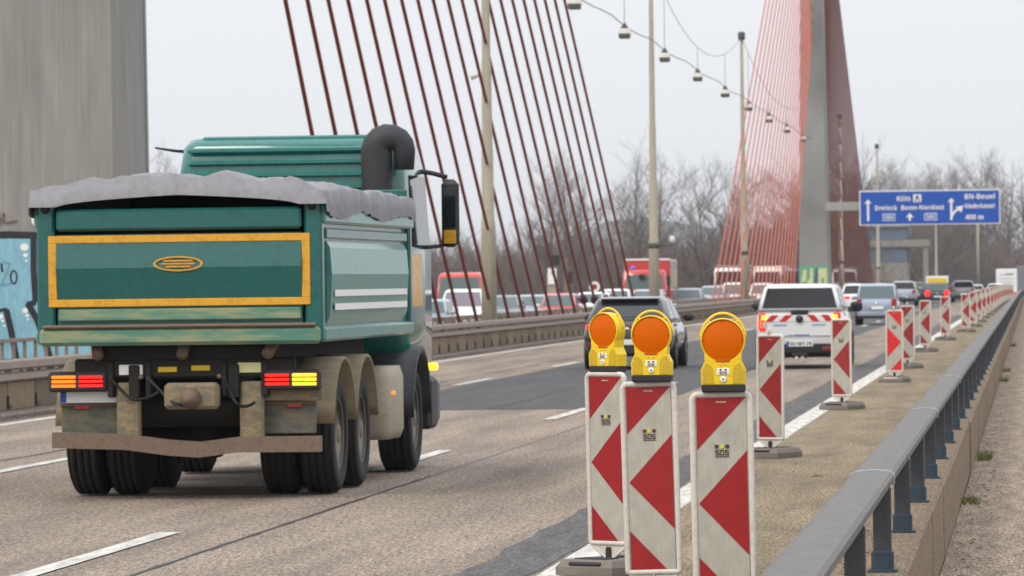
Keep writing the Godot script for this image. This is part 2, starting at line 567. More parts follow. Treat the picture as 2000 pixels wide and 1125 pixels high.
# a painted stroke of even width along points, as a thin solid
func stroke(s: SurfaceTool, pts: Array, w: float, z0: float, z1: float, xf := Transform3D.IDENTITY) -> void:
	var L := PackedVector2Array()
	var R := PackedVector2Array()
	for i in pts.size():
		var d: Vector2 = (pts[mini(i + 1, pts.size() - 1)] - pts[maxi(i - 1, 0)]).normalized()
		var n := Vector2(-d.y, d.x) * w / 2.0
		L.append(pts[i] + n)
		R.append(pts[i] - n)
	R.reverse()
	L.append_array(R)
	prism(s, L, z0, z1, xf)

# ------------------------------------------------------------------ ground, road, bridge

func sheet(x0: float, x1: float, y: float, d0: float, d1: float, wob := 0.0, step := 1.5) -> SurfaceTool:
	var s := S()
	var n := maxi(1, int((d1 - d0) / step)) if wob > 0.0 else maxi(1, int((d1 - d0) / 15.0))
	var pl := 0.0
	var pr := 0.0
	for i in n:
		var a := d0 + (d1 - d0) * i / n
		var b := d0 + (d1 - d0) * (i + 1) / n
		var nl := rng.randf_range(-wob, wob)
		var nr := rng.randf_range(-wob, wob)
		quad(s, at(x0 + pl, y, a), at(x1 + pr, y, a), at(x1 + nr, y, b), at(x0 + nl, y, b))
		pl = nl
		pr = nr
	return s

func setting() -> void:
	var s := S()
	box(s, Vector3(0, -9.5, -1500), Vector3(9000, 1, 9000))
	struct("ground", s, "bank")
	s = S()
	run(s, rect(-31.6, 2.6, -2.4, -0.62), -15, 850)
	struct("bridge_deck", s, "median")
	s = S()
	run(s, rect(-13.76, -1.06, -0.6, 0.0), -15, 850)
	var road := struct("road", s, "asphalt")
	s = S()
	run(s, rect(-31.0, -17.62, -0.6, -0.3), -15, 850)
	struct("opposite_road", s, "asphalt")
	s = S()
	run(s, [Vector2(-17.6, -0.6), Vector2(-13.77, -0.6), Vector2(-13.77, 0.06), Vector2(-13.8, 0.085), Vector2(-17.6, 0.085)], -15, 850)
	struct("median_strip", s, "median")
	s = S()
	run(s, rect(-0.565, 2.5, -0.6, 0.0), -15, 850)
	struct("pavement", s, "walk")
	# sheets on the road
	obj("shoulder_surface", sheet(-2.74, -1.52, 0.004, -10, 850), "shoulder", road)
	obj("new_asphalt_lane", sheet(-9.8, -5.46, 0.004, 71.2, 850, 0.012), "new_asphalt", road)
	obj("asphalt_patch", sheet(-3.5, -3.03, 0.004, 14, 240, 0.035, 0.8), "patch", road)
	obj("sealed_joint", sheet(-5.56, -5.52, 0.004, 12, 46.9, 0.012, 0.5), "tar", road)
	obj("sealed_joint", sheet(-5.545, -5.515, 0.004, 46.9, 71.1, 0.01, 0.6), "old_seal", road)
	obj("sealed_joint", sheet(-7.62, -7.595, 0.008, 71.4, 160, 0.01, 1.0), "patch", road)
	obj("sealed_joint", sheet(-1.58, -1.53, 0.008, 8, 200, 0.016, 0.5), "tar", road)
	obj("sealed_joint", sheet(-10.62, -10.58, 0.004, 40, 130, 0.03, 0.9), "tar", road)
	obj("edge_line", sheet(-3.0, -2.745, 0.004, -10, 850, 0.004), "line", road)
	obj("edge_line", sheet(-13.5, -13.29, 0.004, -10, 850, 0.004), "line", road)
	for k in 24:
		var e := 36.5 + 17.5 * (k - 1)
		obj("lane_dash", sheet(-6.29, -6.13, 0.008, e - 5.8, e), "line", road)
	for b in [30.0, 48.4, 68.0, 88.3, 106.4, 124.4, 142.4, 160.4, 178.4, 196.4, 214.4, 232.4, 250.4, 268.4, 286.4]:
		obj("lane_dash", sheet(-10.06, -9.9, 0.008, b, b + 6.0), "line", road)
	# kerb under the guard rail, cast in blocks
	var kerb := Node3D.new()
	kerb.name = "kerb"
	kerb.set_meta("kind", "structure")
	add_child(kerb)
	for k in 112:
		var d := 8.0 + 3.5 * k
		var w := rng.randf_range(-0.006, 0.006)
		var ks := S()
		run(ks, [Vector2(-1.05, -0.4), Vector2(-0.57 + w, -0.4), Vector2(-0.57 + w, 0.455), Vector2(-0.59 + w, 0.47), Vector2(-1.03, 0.47), Vector2(-1.05, 0.45)], d + 0.007, d + 3.493, 3.5)
		obj("kerb_block", ks, "kerb", kerb)
	var kr := S()
	run(kr, rect(-1.05, -0.57, -0.4, 0.465), 400.1, 840)
	obj("far_kerb", kr, "kerb", kerb)
	# far hills across the river plain
	s = S(true)
	var back := []
	var front := []
	var foot := []
	for i in 41:
		var x := -900.0 + i * 30.0
		var h := 30.0 + 22.0 * sin(i * 0.31 + 1.0) + 6.0 * sin(i * 1.3)
		front.append(Vector3(x, -9.0, -3300.0))
		back.append(Vector3(x, -9.0 + h, -3600.0))
		foot.append(Vector3(x, -9.0, -4000.0))
	for i in 40:
		quad(s, front[i], front[i + 1], back[i + 1], back[i])
		quad(s, back[i], back[i + 1], foot[i + 1], foot[i])
	struct("hill", s, "hill")
	# wooded bank on the far shore
	s = S(true)
	for r in 2:
		pass
	var prev := []
	for j in 5:
		var row := []
		for i in 41:
			var x := -330.0 + i * 10.0
			var h: float = [0.0, 3.0, 8.0, 9.0, 0.0][j] + (2.2 * sin(i * 0.7 + j) if j in [1, 2, 3] else 0.0)
			row.append(Vector3(x, -9.05 + h, -(900.0 + j * 75.0)))
		if j > 0:
			for i in 40: quad(s, prev[i], prev[i + 1], row[i + 1], row[i])
		prev = row
	struct("river_bank", s, "bank")

func bridge() -> void:
	barrier("median_barrier", "weathered concrete barrier with two steel rails along the left of the near carriageway", -14.16, 1.0, 0.08, 64.0, 320.0)
	barrier("median_barrier", "concrete and steel barrier of the oncoming carriageway behind the stay cables", -17.34, -1.0, 0.08, 64.0, 320.0)
	pylon(81.0, "tall grey steel pylon with light blue graffiti behind the green tipper truck", "pylon", true)
	pylon(371.5, "slender grey pylon in the distance between orange cables and blue sign", "pylon_far", false)
	# railing in front of the near pylon
	var t := thing("pylon_railing", "low brown railing on the median at the foot of the near pylon", "railing", at(-14.9, 0.085, 74.0))
	bx("top_rail", Vector3(0, 0.93, -2.2), Vector3(0.06, 0.06, 6.2), "barrier_steel", t)
	for i in 8: bx("post", Vector3(0, 0.46, 0.7 - i * 0.83), Vector3(0.05, 0.9, 0.05), "barrier_steel", t)
	# stay cables, twenty to each side of a pylon in the plane of the median
	for i in 20:
		var n: String = ORD[i]
		cable(118.2 + 4.52 * i + 0.8 / (0.72 - 0.36 * pow(i / 19.0, 0.6)), 84.4, 25.1 + 0.985 * i, n + " stay cable counted from the near pylon, dark red, in the near fan", "stay cables of the near pylon", i > 13)
	for i in 20:
		cable(338.0 - 4.5 * i, 371.8, 19.5 + 1.05 * i, ORD[i] + " stay cable counted leftwards from the far pylon, flaking orange", "orange stay cables left of the far pylon", false)
	for i in 20:
		cable(409.0 + 4.5 * i, 374.8, 19.5 + 1.05 * i, ORD[i] + " stay cable counted rightwards from the far pylon, dark red brown", "dark stay cables right of the far pylon", false)

func barrier(called: String, label: String, x: float, side: float, y: float, d0: float, d1: float) -> void:
	var t := thing(called, label, "barrier")
	var n := int((d1 - d0) / 2.0)
	var keys := ["panel_a", "panel_b", "panel_c"]
	var shapes := []
	for k in 4:
		var s := S()
		box(s, Vector3(-0.07, 0.2, -0.985), Vector3(0.14, 0.4, 1.95), 0.015, Basis(Vector3.UP, rng.randf_range(-0.006, 0.006)))
		shapes.append(meshed(s))
	var br := S()
	box(br, Vector3(0.012, 0.13, 0.02), Vector3(0.03, 0.16, 0.05), 0.004)
	box(br, Vector3(0.012, 0.06, -0.09), Vector3(0.03, 0.045, 0.2), 0.004)
	var bmesh := meshed(br)
	var ps := S()
	box(ps, Vector3(-0.1, 0.355, 0), Vector3(0.09, 0.69, 0.1), 0.006)
	var pmesh := meshed(ps)
	for k in n:
		var d := d0 + 2.0 * k
		var xf := Transform3D(Basis.from_scale(Vector3(side, 1, 1)), at(x, y, d))
		if side < 0: xf = Transform3D(Basis(Vector3.UP, PI), at(x, y, d + 1.97))
		put("concrete_panel", shapes[rng.randi() % 4], keys[rng.randi() % 3], t, xf)
		if side > 0.0:
			put("joint_bracket", bmesh, "dark_steel", t, xf)
		put("rail_post", pmesh, "barrier_steel", t, xf.translated(Vector3(-0.1 * side, 0, 0.3)))
	var d := d0
	while d < d1:
		var e := minf(d + 12.0, d1)
		for a in [[0.56, 0.70], [0.40, 0.52]]:
			var s := S()
			var y0: float = y + a[0]
			var y1: float = y + a[1]
			var pr := [Vector2(-0.12, y0), Vector2(0.03, y0), Vector2(0.075, y0 + 0.03), Vector2(0.06, y1 - 0.02), Vector2(0.03, y1), Vector2(-0.12, y1)]
			for i in pr.size(): pr[i] = Vector2(x + pr[i].x * side, pr[i].y)
			run(s, pr, d + 0.004, e - 0.004)
			obj("upper_rail" if a[0] > 0.5 else "lower_rail", s, "barrier_steel", t)
		d = e

func pylon(d: float, label: String, m: String, near: bool) -> void:
	var t := thing("pylon", label, "pylon", at(-15.8 if not near else -15.76, 0.08, d))
	var w0 := 1.13 if not near else 1.24
	var dep := 3.5 if not near else 2.95
	var s := S()
	var rings := []
	for k in 6:
		var y := 48.0 * k / 5.0
		var w := w0 - (0.0145 if not near else 0.006) * y
		var dd := 0.012 * y
		var c := 0.1
		rings.append([Vector3(-w + c, y, -dd), Vector3(w - c, y, -dd), Vector3(w, y, -dd - c), Vector3(w, y, -dep + dd + c), Vector3(w - c, y, -dep + dd), Vector3(-w + c, y, -dep + dd), Vector3(-w, y, -dep + dd + c), Vector3(-w, y, -dd - c)])
	loft(s, rings)
	obj("shaft", s, m, t)
	for k in range(1, 6):
		s = S()
		var y := 48.0 * k / 6.0
		box(s, Vector3(0, y, -dep / 2.0), Vector3(w0 * 2.0 - (0.029 if not near else 0.012) * y + 0.02, 0.05, dep - 0.024 * y + 0.02), 0.01)
		if not near: obj("weld_seam", s, m, t)
	bx("cap", Vector3(0, 48.3, -dep / 2.0), Vector3(1.4, 0.6, dep - 1.0), m, t)
	# stiffening strip on the carriageway side
	s = S()
	var r0 := [Vector3(w0 + 0.02, 0.2, -dep + 0.3), Vector3(w0 + 0.02, 0.2, -dep + 0.12), Vector3(w0 - 0.03, 0.2, -dep + 0.12), Vector3(w0 - 0.03, 0.2, -dep + 0.3)]
	var r1 := []
	for p in r0: r1.append(p + Vector3(-(0.0145 if not near else 0.006) * 47.0, 47.0, 0.56))
	loft(s, [r0, r1])
	obj("edge_strip", s, m, t)
	if near:
		near_graffiti(t, Transform3D(Basis.IDENTITY, Vector3(-0.19, 0, 0)))
	else:
		far_graffiti(t)

func near_graffiti(t: Node3D, sh: Transform3D) -> void:
	# painted on the face toward the traffic; x, y on the face
	var b := S()
	prism(b, PackedVector2Array([Vector2(-1.2, 0.3), Vector2(1.13, 0.3), Vector2(1.13, 2.46), Vector2(0.4, 2.47), Vector2(-0.55, 2.5), Vector2(-1.2, 2.49)]), -0.03, 0.008)
	obj("blue_graffiti", b, "paint_sky", t)
	var z0 := 0.004
	var g := S()
	stroke(g, [Vector2(-1.2, 2.56), Vector2(-0.4, 2.57), Vector2(0.3, 2.54), Vector2(1.1, 2.53)], 0.1, z0 - 0.02, 0.01, sh)
	obj("sprayed_line", g, "spray_black", t)
	g = S()
	stroke(g, [Vector2(0.02, 2.5), Vector2(0.015, 2.0), Vector2(0.04, 1.52)], 0.1, z0, 0.014, sh)
	stroke(g, [Vector2(-0.1, 1.44), Vector2(0.0, 1.46), Vector2(0.06, 1.55)], 0.09, z0, 0.018, sh)
	stroke(g, [Vector2(-0.09, 1.46), Vector2(0.06, 1.2), Vector2(0.2, 0.8), Vector2(0.32, 0.4)], 0.1, z0, 0.022, sh)
	obj("sprayed_outline", g, "spray_black", t)
	g = S()
	stroke(g, [Vector2(-0.62, 1.33), Vector2(-0.44, 1.37), Vector2(-0.4, 1.31)], 0.05, z0, 0.014, sh)
	stroke(g, [Vector2(-0.44, 1.36), Vector2(-0.36, 1.0), Vector2(-0.28, 0.55)], 0.1, z0, 0.018, sh)
	obj("sprayed_letter", g, "spray_black", t)
	g = S()
	stroke(g, [Vector2(-1.2, 0.42), Vector2(-0.5, 0.46), Vector2(0.4, 0.5), Vector2(1.1, 0.46)], 0.2, z0, 0.026, sh)
	obj("sprayed_base", g, "spray_black", t)
	# tag
	g = S()
	stroke(g, [Vector2(-0.52, 2.08), Vector2(-0.47, 2.13), Vector2(-0.37, 2.1), Vector2(-0.43, 1.93), Vector2(-0.52, 1.75), Vector2(-0.43, 1.765), Vector2(-0.36, 1.78)], 0.028, z0, 0.014, sh)
	stroke(g, [Vector2(-0.51, 2.1), Vector2(-0.495, 1.97)], 0.03, z0, 0.018, sh)
	for hf in 2:
		var o := []
		for i in 8: o.append(Vector2(-0.31 + cos(PI * (hf + i / 7.0)) * 0.05, 1.88 + sin(PI * (hf + i / 7.0)) * 0.105))
		stroke(g, o, 0.026, z0, 0.014, sh)
	obj("sprayed_tag", g, "spray_black", t)
	for p in [[-0.13, 2.36, 0.07], [-0.115, 2.23, 0.038], [-0.105, 2.14, 0.022], [-0.13, 1.34, 0.05], [-0.1, 1.26, 0.03], [-0.085, 1.2, 0.02], [-0.53, 1.25, 0.045], [-0.5, 1.18, 0.028], [-0.475, 1.1, 0.02]]:
		var w := S()
		prism(w, circle(Vector2(p[0], p[1]), p[2], p[2] * 0.85, 14), z0, 0.013, sh)
		obj("sprayed_dot", w, "spray_white", t)
	g = S()
	stroke(g, [Vector2(-0.72, 2.72), Vector2(-0.66, 2.95), Vector2(-0.62, 2.74), Vector2(-0.56, 2.97), Vector2(-0.55, 2.72), Vector2(-0.46, 2.92), Vector2(-0.47, 2.76), Vector2(-0.26, 2.8)], 0.014, -0.02, 0.006, sh)
	stroke(g, [Vector2(-0.86, 2.78), Vector2(-0.74, 3.0), Vector2(-0.7, 2.86)], 0.014, -0.02, 0.006, sh)
	obj("red_scribble", g, "spray_red", t)
	g = S()
	var c := []
	for i in 9: c.append(Vector2(0.1 + cos(0.6 + 4.6 * i / 8.0) * 0.09, 2.8 + sin(0.6 + 4.6 * i / 8.0) * 0.1))
	stroke(g, c, 0.05, -0.02, 0.006, sh)
	obj("white_letter", g, "spray_white", t)
	g = S()
	prism(g, PackedVector2Array([Vector2(-0.34, 0.4), Vector2(-0.14, 0.4), Vector2(-0.16, 0.56), Vector2(-0.33, 0.54)]), z0, 0.03, sh)
	obj("green_patch", g, "spray_green", t)

func far_graffiti(t: Node3D) -> void:
	var w := 1.13
	var s := S()
	prism(s, PackedVector2Array([Vector2(-w + 0.06, 0.3), Vector2(w - 0.06, 0.3), Vector2(w - 0.08, 2.75), Vector2(-w + 0.08, 2.68)]), -0.05, 0.012)
	obj("painted_field", s, "spray_teal", t)
	for q in [["spray_sand", [Vector2(-0.98, 1.5), Vector2(-0.6, 1.55), Vector2(-0.55, 2.4), Vector2(-0.8, 2.4)]], ["spray_sand", [Vector2(-0.5, 1.3), Vector2(-0.1, 1.35), Vector2(-0.1, 2.5), Vector2(-0.3, 2.5), Vector2(-0.32, 1.7), Vector2(-0.5, 1.7)]], ["spray_sand", [Vector2(0.3, 1.3), Vector2(0.5, 1.3), Vector2(0.5, 1.8), Vector2(0.7, 1.8), Vector2(0.7, 1.3), Vector2(0.92, 1.3), Vector2(0.9, 2.5), Vector2(0.32, 2.5)]], ["spray_blue", [Vector2(-0.05, 1.3), Vector2(0.22, 1.3), Vector2(0.22, 2.55), Vector2(0.1, 2.55)]], ["spray_blue", [Vector2(-1.04, 0.7), Vector2(1.0, 0.7), Vector2(1.0, 1.2), Vector2(-1.04, 1.15)]]]:
		s = S()
		prism(s, PackedVector2Array(q[1]), 0.0, 0.03)
		obj("painted_letter", s, q[0], t)

func cable(db: float, dt: float, ht: float, label: String, group: String, collar: bool) -> void:
	var a := at(-15.8, 0.1, db)
	var b := Vector3(-15.8 + cx(dt), 0.08 + ht, -dt)
	var t := thing("stay_cable", label, "cable", Vector3.ZERO, 0.0, group)
	var s := S(true)
	var pts := []
	for k in 9:
		var u := k / 8.0
		pts.append(a.lerp(b, u) + Vector3(0, -0.06 * 4.0 * u * (1.0 - u), 0))
	tube(s, pts, 0.05 if db < 230.0 else (0.042 if db < 372.0 else 0.062), 8)
	obj("strand", s, "cable" if db > 230.0 and db < 372.0 else "cable_red", t)
	s = S(true)
	var dr := (b - a).normalized()
	tube(s, [a - dr * 0.1, a + dr * 0.75], [0.13, 0.1], 10)
	obj("anchor_socket", s, "anchor", t)
	if collar:
		s = S(true)
		tube(s, [a + dr * 2.6, a + dr * 2.72, a + dr * 2.95, a + dr * 3.05], [0.07, 0.15, 0.15, 0.07], 10)
		obj("damper_collar", s, "anchor", t)

# ------------------------------------------------------------------ trees on the river bank

func twig(s: SurfaceTool, a: Vector3, b: Vector3, ra: float, rb: float) -> void:
	var d := (b - a).normalized()
	var u := d.cross(Vector3.RIGHT if absf(d.x) < 0.8 else Vector3.BACK).normalized()
	var v := d.cross(u)
	var A := []
	var B := []
	for k in 3:
		var w := u * cos(TAU * k / 3.0) + v * sin(TAU * k / 3.0)
		A.append(a + w * ra)
		B.append(b + w * rb)
	for k in 3:
		var j := (k + 1) % 3
		quad(s, A[k], A[j], B[j], B[k])

func branch(s: SurfaceTool, p: Vector3, d: Vector3, len: float, r: float, lvl: int, r_: RandomNumberGenerator, up: float) -> void:
	var q := p
	var dd := d
	var segs := 3 if lvl > 1 else 2
	var kids: int = [0, 5, 6, 6][lvl]
	for i in segs:
		var e := q + dd * len / segs
		twig(s, q, e, r * (1.0 - 0.6 * i / segs), r * (1.0 - 0.6 * (i + 1) / segs))
		if lvl > 0:
			for k in ceili(float(kids) / segs):
				var side := Vector3(r_.randf_range(-1, 1), r_.randf_range(-0.3, 0.7), r_.randf_range(-1, 1)).normalized()
				var nd := (dd * 0.75 + side * 0.85 + Vector3.UP * up).normalized()
				branch(s, q.lerp(e, r_.randf()), nd, len * r_.randf_range(0.4, 0.62), r * 0.48, lvl - 1, r_, up)
		q = e
		dd = (dd + Vector3(r_.randf_range(-0.2, 0.2), up * 0.4, r_.randf_range(-0.2, 0.2))).normalized()

func tree_meshes(sd: int, up: float, spread: float) -> Array:
	var r := RandomNumberGenerator.new()
	r.seed = sd
	var tr := S(true)
	var pts := []
	var rad := []
	var lean := Vector3(r.randf_range(-0.06, 0.06), 0, r.randf_range(-0.06, 0.06))
	for i in 8:
		var u := i / 7.0
		pts.append(Vector3(sin(i * 1.3 + sd) * 0.008, u * 0.94, cos(i * 1.7) * 0.008) + lean * u * u)
		rad.append(0.0145 * pow(1.0 - u, 1.1) + 0.0008)
	tube(tr, pts, rad, 7)
	var cr := S()
	var n := 15
	for i in n:
		var u := 0.2 + 0.74 * i / n + r.randf_range(-0.02, 0.02)
		var p: Vector3 = pts[mini(7, int(u * 7.0))].lerp(pts[mini(7, int(u * 7.0) + 1)], fmod(u * 7.0, 1.0))
		var a := r.randf() * TAU
		var d := Vector3(cos(a) * spread, r.randf_range(0.5, 0.95), sin(a) * spread).normalized()
		branch(cr, p, d, (0.36 - 0.2 * u) * r.randf_range(0.75, 1.15), 0.0055 * (1.15 - u), 3, r, up)
	return [meshed(tr), meshed(cr)]

func wood() -> void:
	var kinds := []
	for k in 6: kinds.append(tree_meshes(100 + k * 17, [0.32, 0.2, 0.4, 0.15, 0.28, 0.1][k], [0.5, 0.85, 0.4, 1.0, 0.65, 1.1][k]))
	var words_of := ["slender upright bare tree", "broad bare tree", "narrow poplar-like bare tree", "wide spreading bare tree", "tall open bare tree", "round-headed bare tree"]
	var r := RandomNumberGenerator.new()
	r.seed = 5
	# [x, d, height, kind]: rows across the far shore
	var spots := []
	for i in 13:   # grove between the two cable fans
		spots.append([-68.0 + i * 3.6 + r.randf_range(-1.2, 1.2), 690.0 + r.randf_range(-20, 40), r.randf_range(24.5, 29.0), i % 6])
	for i in 10:   # lower trees behind the near fan
		spots.append([-122.0 + i * 5.4 + r.randf_range(-1.5, 1.5), 720.0 + r.randf_range(-10, 60), r.randf_range(15.5, 21.0), (i * 2 + 1) % 6])
	for i in 3:    # beside the near pylon
		spots.append([-126.0 + i * 5.0, 700.0 + i * 12.0, 29.5 - i * 1.2, (i * 2) % 6])
	for i in 10:   # behind the far pylon
		spots.append([-52.0 + i * 4.2 + r.randf_range(-1.0, 1.0), 930.0 + r.randf_range(-20, 30), r.randf_range(25, 30), (i + 2) % 6])
	for i in 16:   # behind the sign
		spots.append([-36.0 + i * 2.1 + r.randf_range(-0.8, 0.8), 1000.0 + r.randf_range(-30, 60), r.randf_range(27.0, 33.0), i % 6])
	spots.append([-0.6, 905.0, 29.5, 5])
	for i in 4: spots.append([4.0 + i * 5.0, 930.0 + i * 8.0, 27.0 + i, i])
	var k := 0
	spots.sort_custom(func(a, b): return a[0] / a[1] < b[0] / b[1])
	var count := {}
	for q in spots:
		var d: float = q[1]
		var where := "on the far shore"
		if q[0] < -110: where = "beside the near pylon"
		elif d < 760 and q[0] > -70: where = "in the grove between the cable fans"
		elif d < 790: where = "in the low wood behind the near cables"
		elif d < 965 and q[0] < -8: where = "behind the far pylon"
		elif d > 965: where = "behind the blue sign"
		elif q[0] > -2.0: where = "at the right end of the wood"
		count[where] = count.get(where, 0) + 1
		var t := thing("bare_tree", "%s, %s from the left %s" % [words_of[q[3]], ORD[count[where] - 1], where], "tree", Vector3(q[0], -9.0 + (2.0 if d > 890.0 else 0.0), -d), r.randf() * TAU, "bare trees on the far shore")
		var h: float = q[2]
		put("trunk", kinds[q[3]][0], "bark" if k % 2 == 0 else "bark_b", t, Transform3D(Basis.from_scale(Vector3.ONE * h), Vector3.ZERO))
		put("crown", kinds[q[3]][1], "twig", t, Transform3D(Basis.from_scale(Vector3(h * 1.1, h, h * 1.1)), Vector3.ZERO))
		k += 1
	# thicket under the trees: nobody could count these stems
	var s := S()
	var rr := RandomNumberGenerator.new()
	rr.seed = 77
	for i in 34:
		var a := rr.randf() * TAU
		branch(s, Vector3(rr.randf_range(-0.35, 0.35), 0, rr.randf_range(-0.35, 0.35)), Vector3(cos(a) * 0.35, 1, sin(a) * 0.35).normalized(), rr.randf_range(0.45, 0.9), 0.012, 2, rr, 0.15)
	var mm := MultiMesh.new()
	mm.transform_format = MultiMesh.TRANSFORM_3D
	mm.mesh = meshed(s)
	var tf := []
	for i in 380:
		var far := i % 3 == 0
		var d := rr.randf_range(940, 1060) if far else rr.randf_range(745, 860)
		var x := rr.randf_range(-62, 4) if far else rr.randf_range(-178, -30)
		var hh := rr.randf_range(9.0, 15.5)
		tf.append(Transform3D(Basis(Vector3.UP, rr.randf() * TAU).scaled(Vector3(hh * 1.0, hh, hh * 1.0)), Vector3(x, -9.0 + (2.0 if far else 0.0), -d)))
	mm.instance_count = tf.size()
	for i in tf.size(): mm.set_instance_transform(i, tf[i])
	var mi := MultiMeshInstance3D.new()
	mi.multimesh = mm
	mi.material_override = M.twig
	mi.name = "thicket"
	mi.set_meta("kind", "stuff")
	mi.set_meta("label", "brown leafless thicket under the trees on the far shore")
	add_child(mi)

# ------------------------------------------------------------------ masts, sign, guard rail

func road_furniture() -> void:
	var posts := [149.0, 215.0, 283.0, 420.0, 505.0, 690.0]
	var said := ["concrete lamp mast with a small camera behind the near stay cables", "concrete lamp mast with dark band in front of the red fire truck", "concrete lamp mast at the left edge of the orange cables", "concrete lamp mast in front of the dark cables right of the far pylon", "pale lamp mast standing behind the left half of the blue sign", "pale lamp mast rising behind the middle of the blue sign"]
	var h := 15.3
	for i in posts.size():
		var d: float = posts[i]
		var t := thing("lamp_mast", said[i], "mast", at(-15.8, 0.08, d), 0.0, "concrete lamp masts along the median")
		var s := S(true)
		var prof := [Vector2(0.23, 0.0), Vector2(0.215, 3.1), Vector2(0.205, 3.5), Vector2(0.185, 3.52), Vector2(0.17, 5.6), Vector2(0.155, 5.62), Vector2(0.14, 8.2), Vector2(0.125, 8.22), Vector2(0.11, 11.5), Vector2(0.1, 11.52), Vector2(0.085, h)]
		lathe(s, prof, 14)
		obj("shaft", s, "post", t)
		s = S(true)
		lathe(s, [Vector2(0.18, h - 0.35), Vector2(0.2, h - 0.3), Vector2(0.2, h + 0.05), Vector2(0.1, h + 0.1)], 12)
		obj("mast_head", s, "post_band", t)
		if i > 0:
			s = S(true)
			lathe(s, [Vector2(0.21, 3.05), Vector2(0.235, 3.06), Vector2(0.235, 3.27), Vector2(0.21, 3.28)], 14)
			obj("clamp_band", s, "post_band", t)
		if i == 0:
			s = S(true)
			tube(s, [Vector3(-0.1, 7.75, 0.05), Vector3(-0.25, 7.78, 0.12), Vector3(-0.42, 7.7, 0.2)], [0.03, 0.07, 0.08], 8)
			obj("camera_housing", s, "lum_top", t)
		if i == 1:
			s = S(true)
			tube(s, [Vector3(0.2, 3.15, 0), Vector3(0.78, 3.15, 0), Vector3(0.78, 3.25, 0)], 0.025, 6)
			obj("sensor_arm", s, "dark_steel", t)
			s = S(true)
			lathe(s, [Vector2(0.03, 3.25), Vector2(0.11, 3.3), Vector2(0.13, 3.42), Vector2(0.08, 3.55), Vector2(0.01, 3.58)], 10, Transform3D(Basis.IDENTITY, Vector3(0.78, 0, 0)))
			obj("sensor_dome", s, "lum_top", t)
	# a lone mast far behind the sign
	var lm := thing("lamp_mast", "pale lamp mast on the far shore below the right end of the blue sign", "mast", Vector3(-9.7, -7.0, -940.0))
	var ls := S(true)
	lathe(ls, [Vector2(0.34, 0.0), Vector2(0.27, 9.0), Vector2(0.2, 20.0)], 12)
	obj("shaft", ls, "post", lm)
	# span wires and the lamps hung from them
	var ends := [149.0, 215.0, 283.0, 371.4]   # the last span ends on the far pylon
	for i in 3:
		var p: float = ends[i]
		var q: float = ends[i + 1]
		var t := thing("span_wire", "thin carrying wire of the hanging lamps in the %s span from the green truck" % ORD[i], "wire", Vector3.ZERO, 0.0, "span wires of the hanging lamps")
		for lv in 2:
			var s := S(true)
			var pts := []
			for k in 17:
				var u := k / 16.0
				var y := (15.2 - 2.3 * 4.0 * u * (1.0 - u)) if lv == 0 else (11.95 - 0.16 * absf(sin(u * PI * 3.0)))
				pts.append(at(-15.8, y, lerpf(p, q, u)))
			tube(s, pts, 0.014 if lv == 0 else 0.02, 5)
			obj("upper_wire" if lv == 0 else "lower_wire", s, "wire", t)
	for k in 10:
		var d := 156.4 + 22.15 * k
		var i := 0
		while i < 2 and ends[i + 1] < d: i += 1
		var u: float = (d - ends[i]) / (ends[i + 1] - ends[i])
		var yu := 15.2 - 2.3 * 4.0 * u * (1.0 - u)
		var t := thing("hanging_lamp", "boxy grey street lamp hanging from the span wire, %s from the green truck" % ORD[k], "street lamp", at(-15.8, 11.3, d), 0.0, "hanging street lamps over the median")
		var s := S()
		loft(s, [lring(0.2, 0.12, 0.4), lring(0.22, 0.16, 0.34), lring(0.24, 0.2, 0.2)])
		obj("housing", s, "lum_top", t)
		s = S()
		loft(s, [lring(0.23, 0.2, 0.2), lring(0.22, 0.19, 0.04), lring(0.18, 0.15, 0.0)])
		obj("lens", s, "lum_glass", t)
		s = S()
		loft(s, [lring(0.17, 0.06, 0.4), lring(0.03, 0.03, 0.62)])
		obj("bracket", s, "wire", t)
		s = S(true)
		tube(s, [Vector3(0, 0.6, 0), Vector3(0, yu - 11.3, 0)], 0.012, 5)
		obj("hanger", s, "wire", t)
	sign_gantry()
	far_building()
	# boards at the edge of the oncoming carriageway
	var t := thing("roadside_board", "white board and dark box on brown posts left of the fire truck", "sign", Vector3(-28.0, -0.3, -300.0))
	bx("post", Vector3(-0.1, 1.3, 0), Vector3(0.5, 2.6, 0.2), "post", t)
	bx("board", Vector3(-0.05, 2.4, 0.16), Vector3(0.52, 0.95, 0.05), "sign_white", t)
	bx("emblem", Vector3(0.02, 2.62, 0.19), Vector3(0.2, 0.24, 0.02), "light_red_off", t, 0.0)
	bx("control_box", Vector3(0.14, 3.35, 0.05), Vector3(0.5, 0.6, 0.35), "trim_black", t, 0.02)
	bx("pole", Vector3(0.75, 1.75, 0), Vector3(0.26, 3.5, 0.2), "panel_a", t)
	bx("bracket", Vector3(1.0, 2.3, 0), Vector3(0.3, 0.7, 0.12), "dark_steel", t)
	t = thing("warning_board", "small white board with red dot beside the pinkish red car", "sign", Vector3(-28.6, -0.3, -305.0))
	var s := S(true)
	tube(s, [Vector3(2.6, 0, 0), Vector3(2.6, 1.5, 0)], 0.03, 6)
	obj("pole", s, "post", t)
	s = S()
	prism(s, circle(Vector2(2.6, 1.75), 0.32, 0.32, 16), 0, 0.03)
	obj("disc", s, "sign_white", t)
	s = S()
	prism(s, circle(Vector2(2.6, 1.75), 0.17, 0.17, 14), 0.02, 0.04)
	obj("red_dot", s, "light_red_off", t)
	guard_rail()

func lring(w: float, d: float, y: float) -> Array:
	return [Vector3(-w, y, -d), Vector3(w, y, -d), Vector3(w, y, d), Vector3(-w, y, d)]

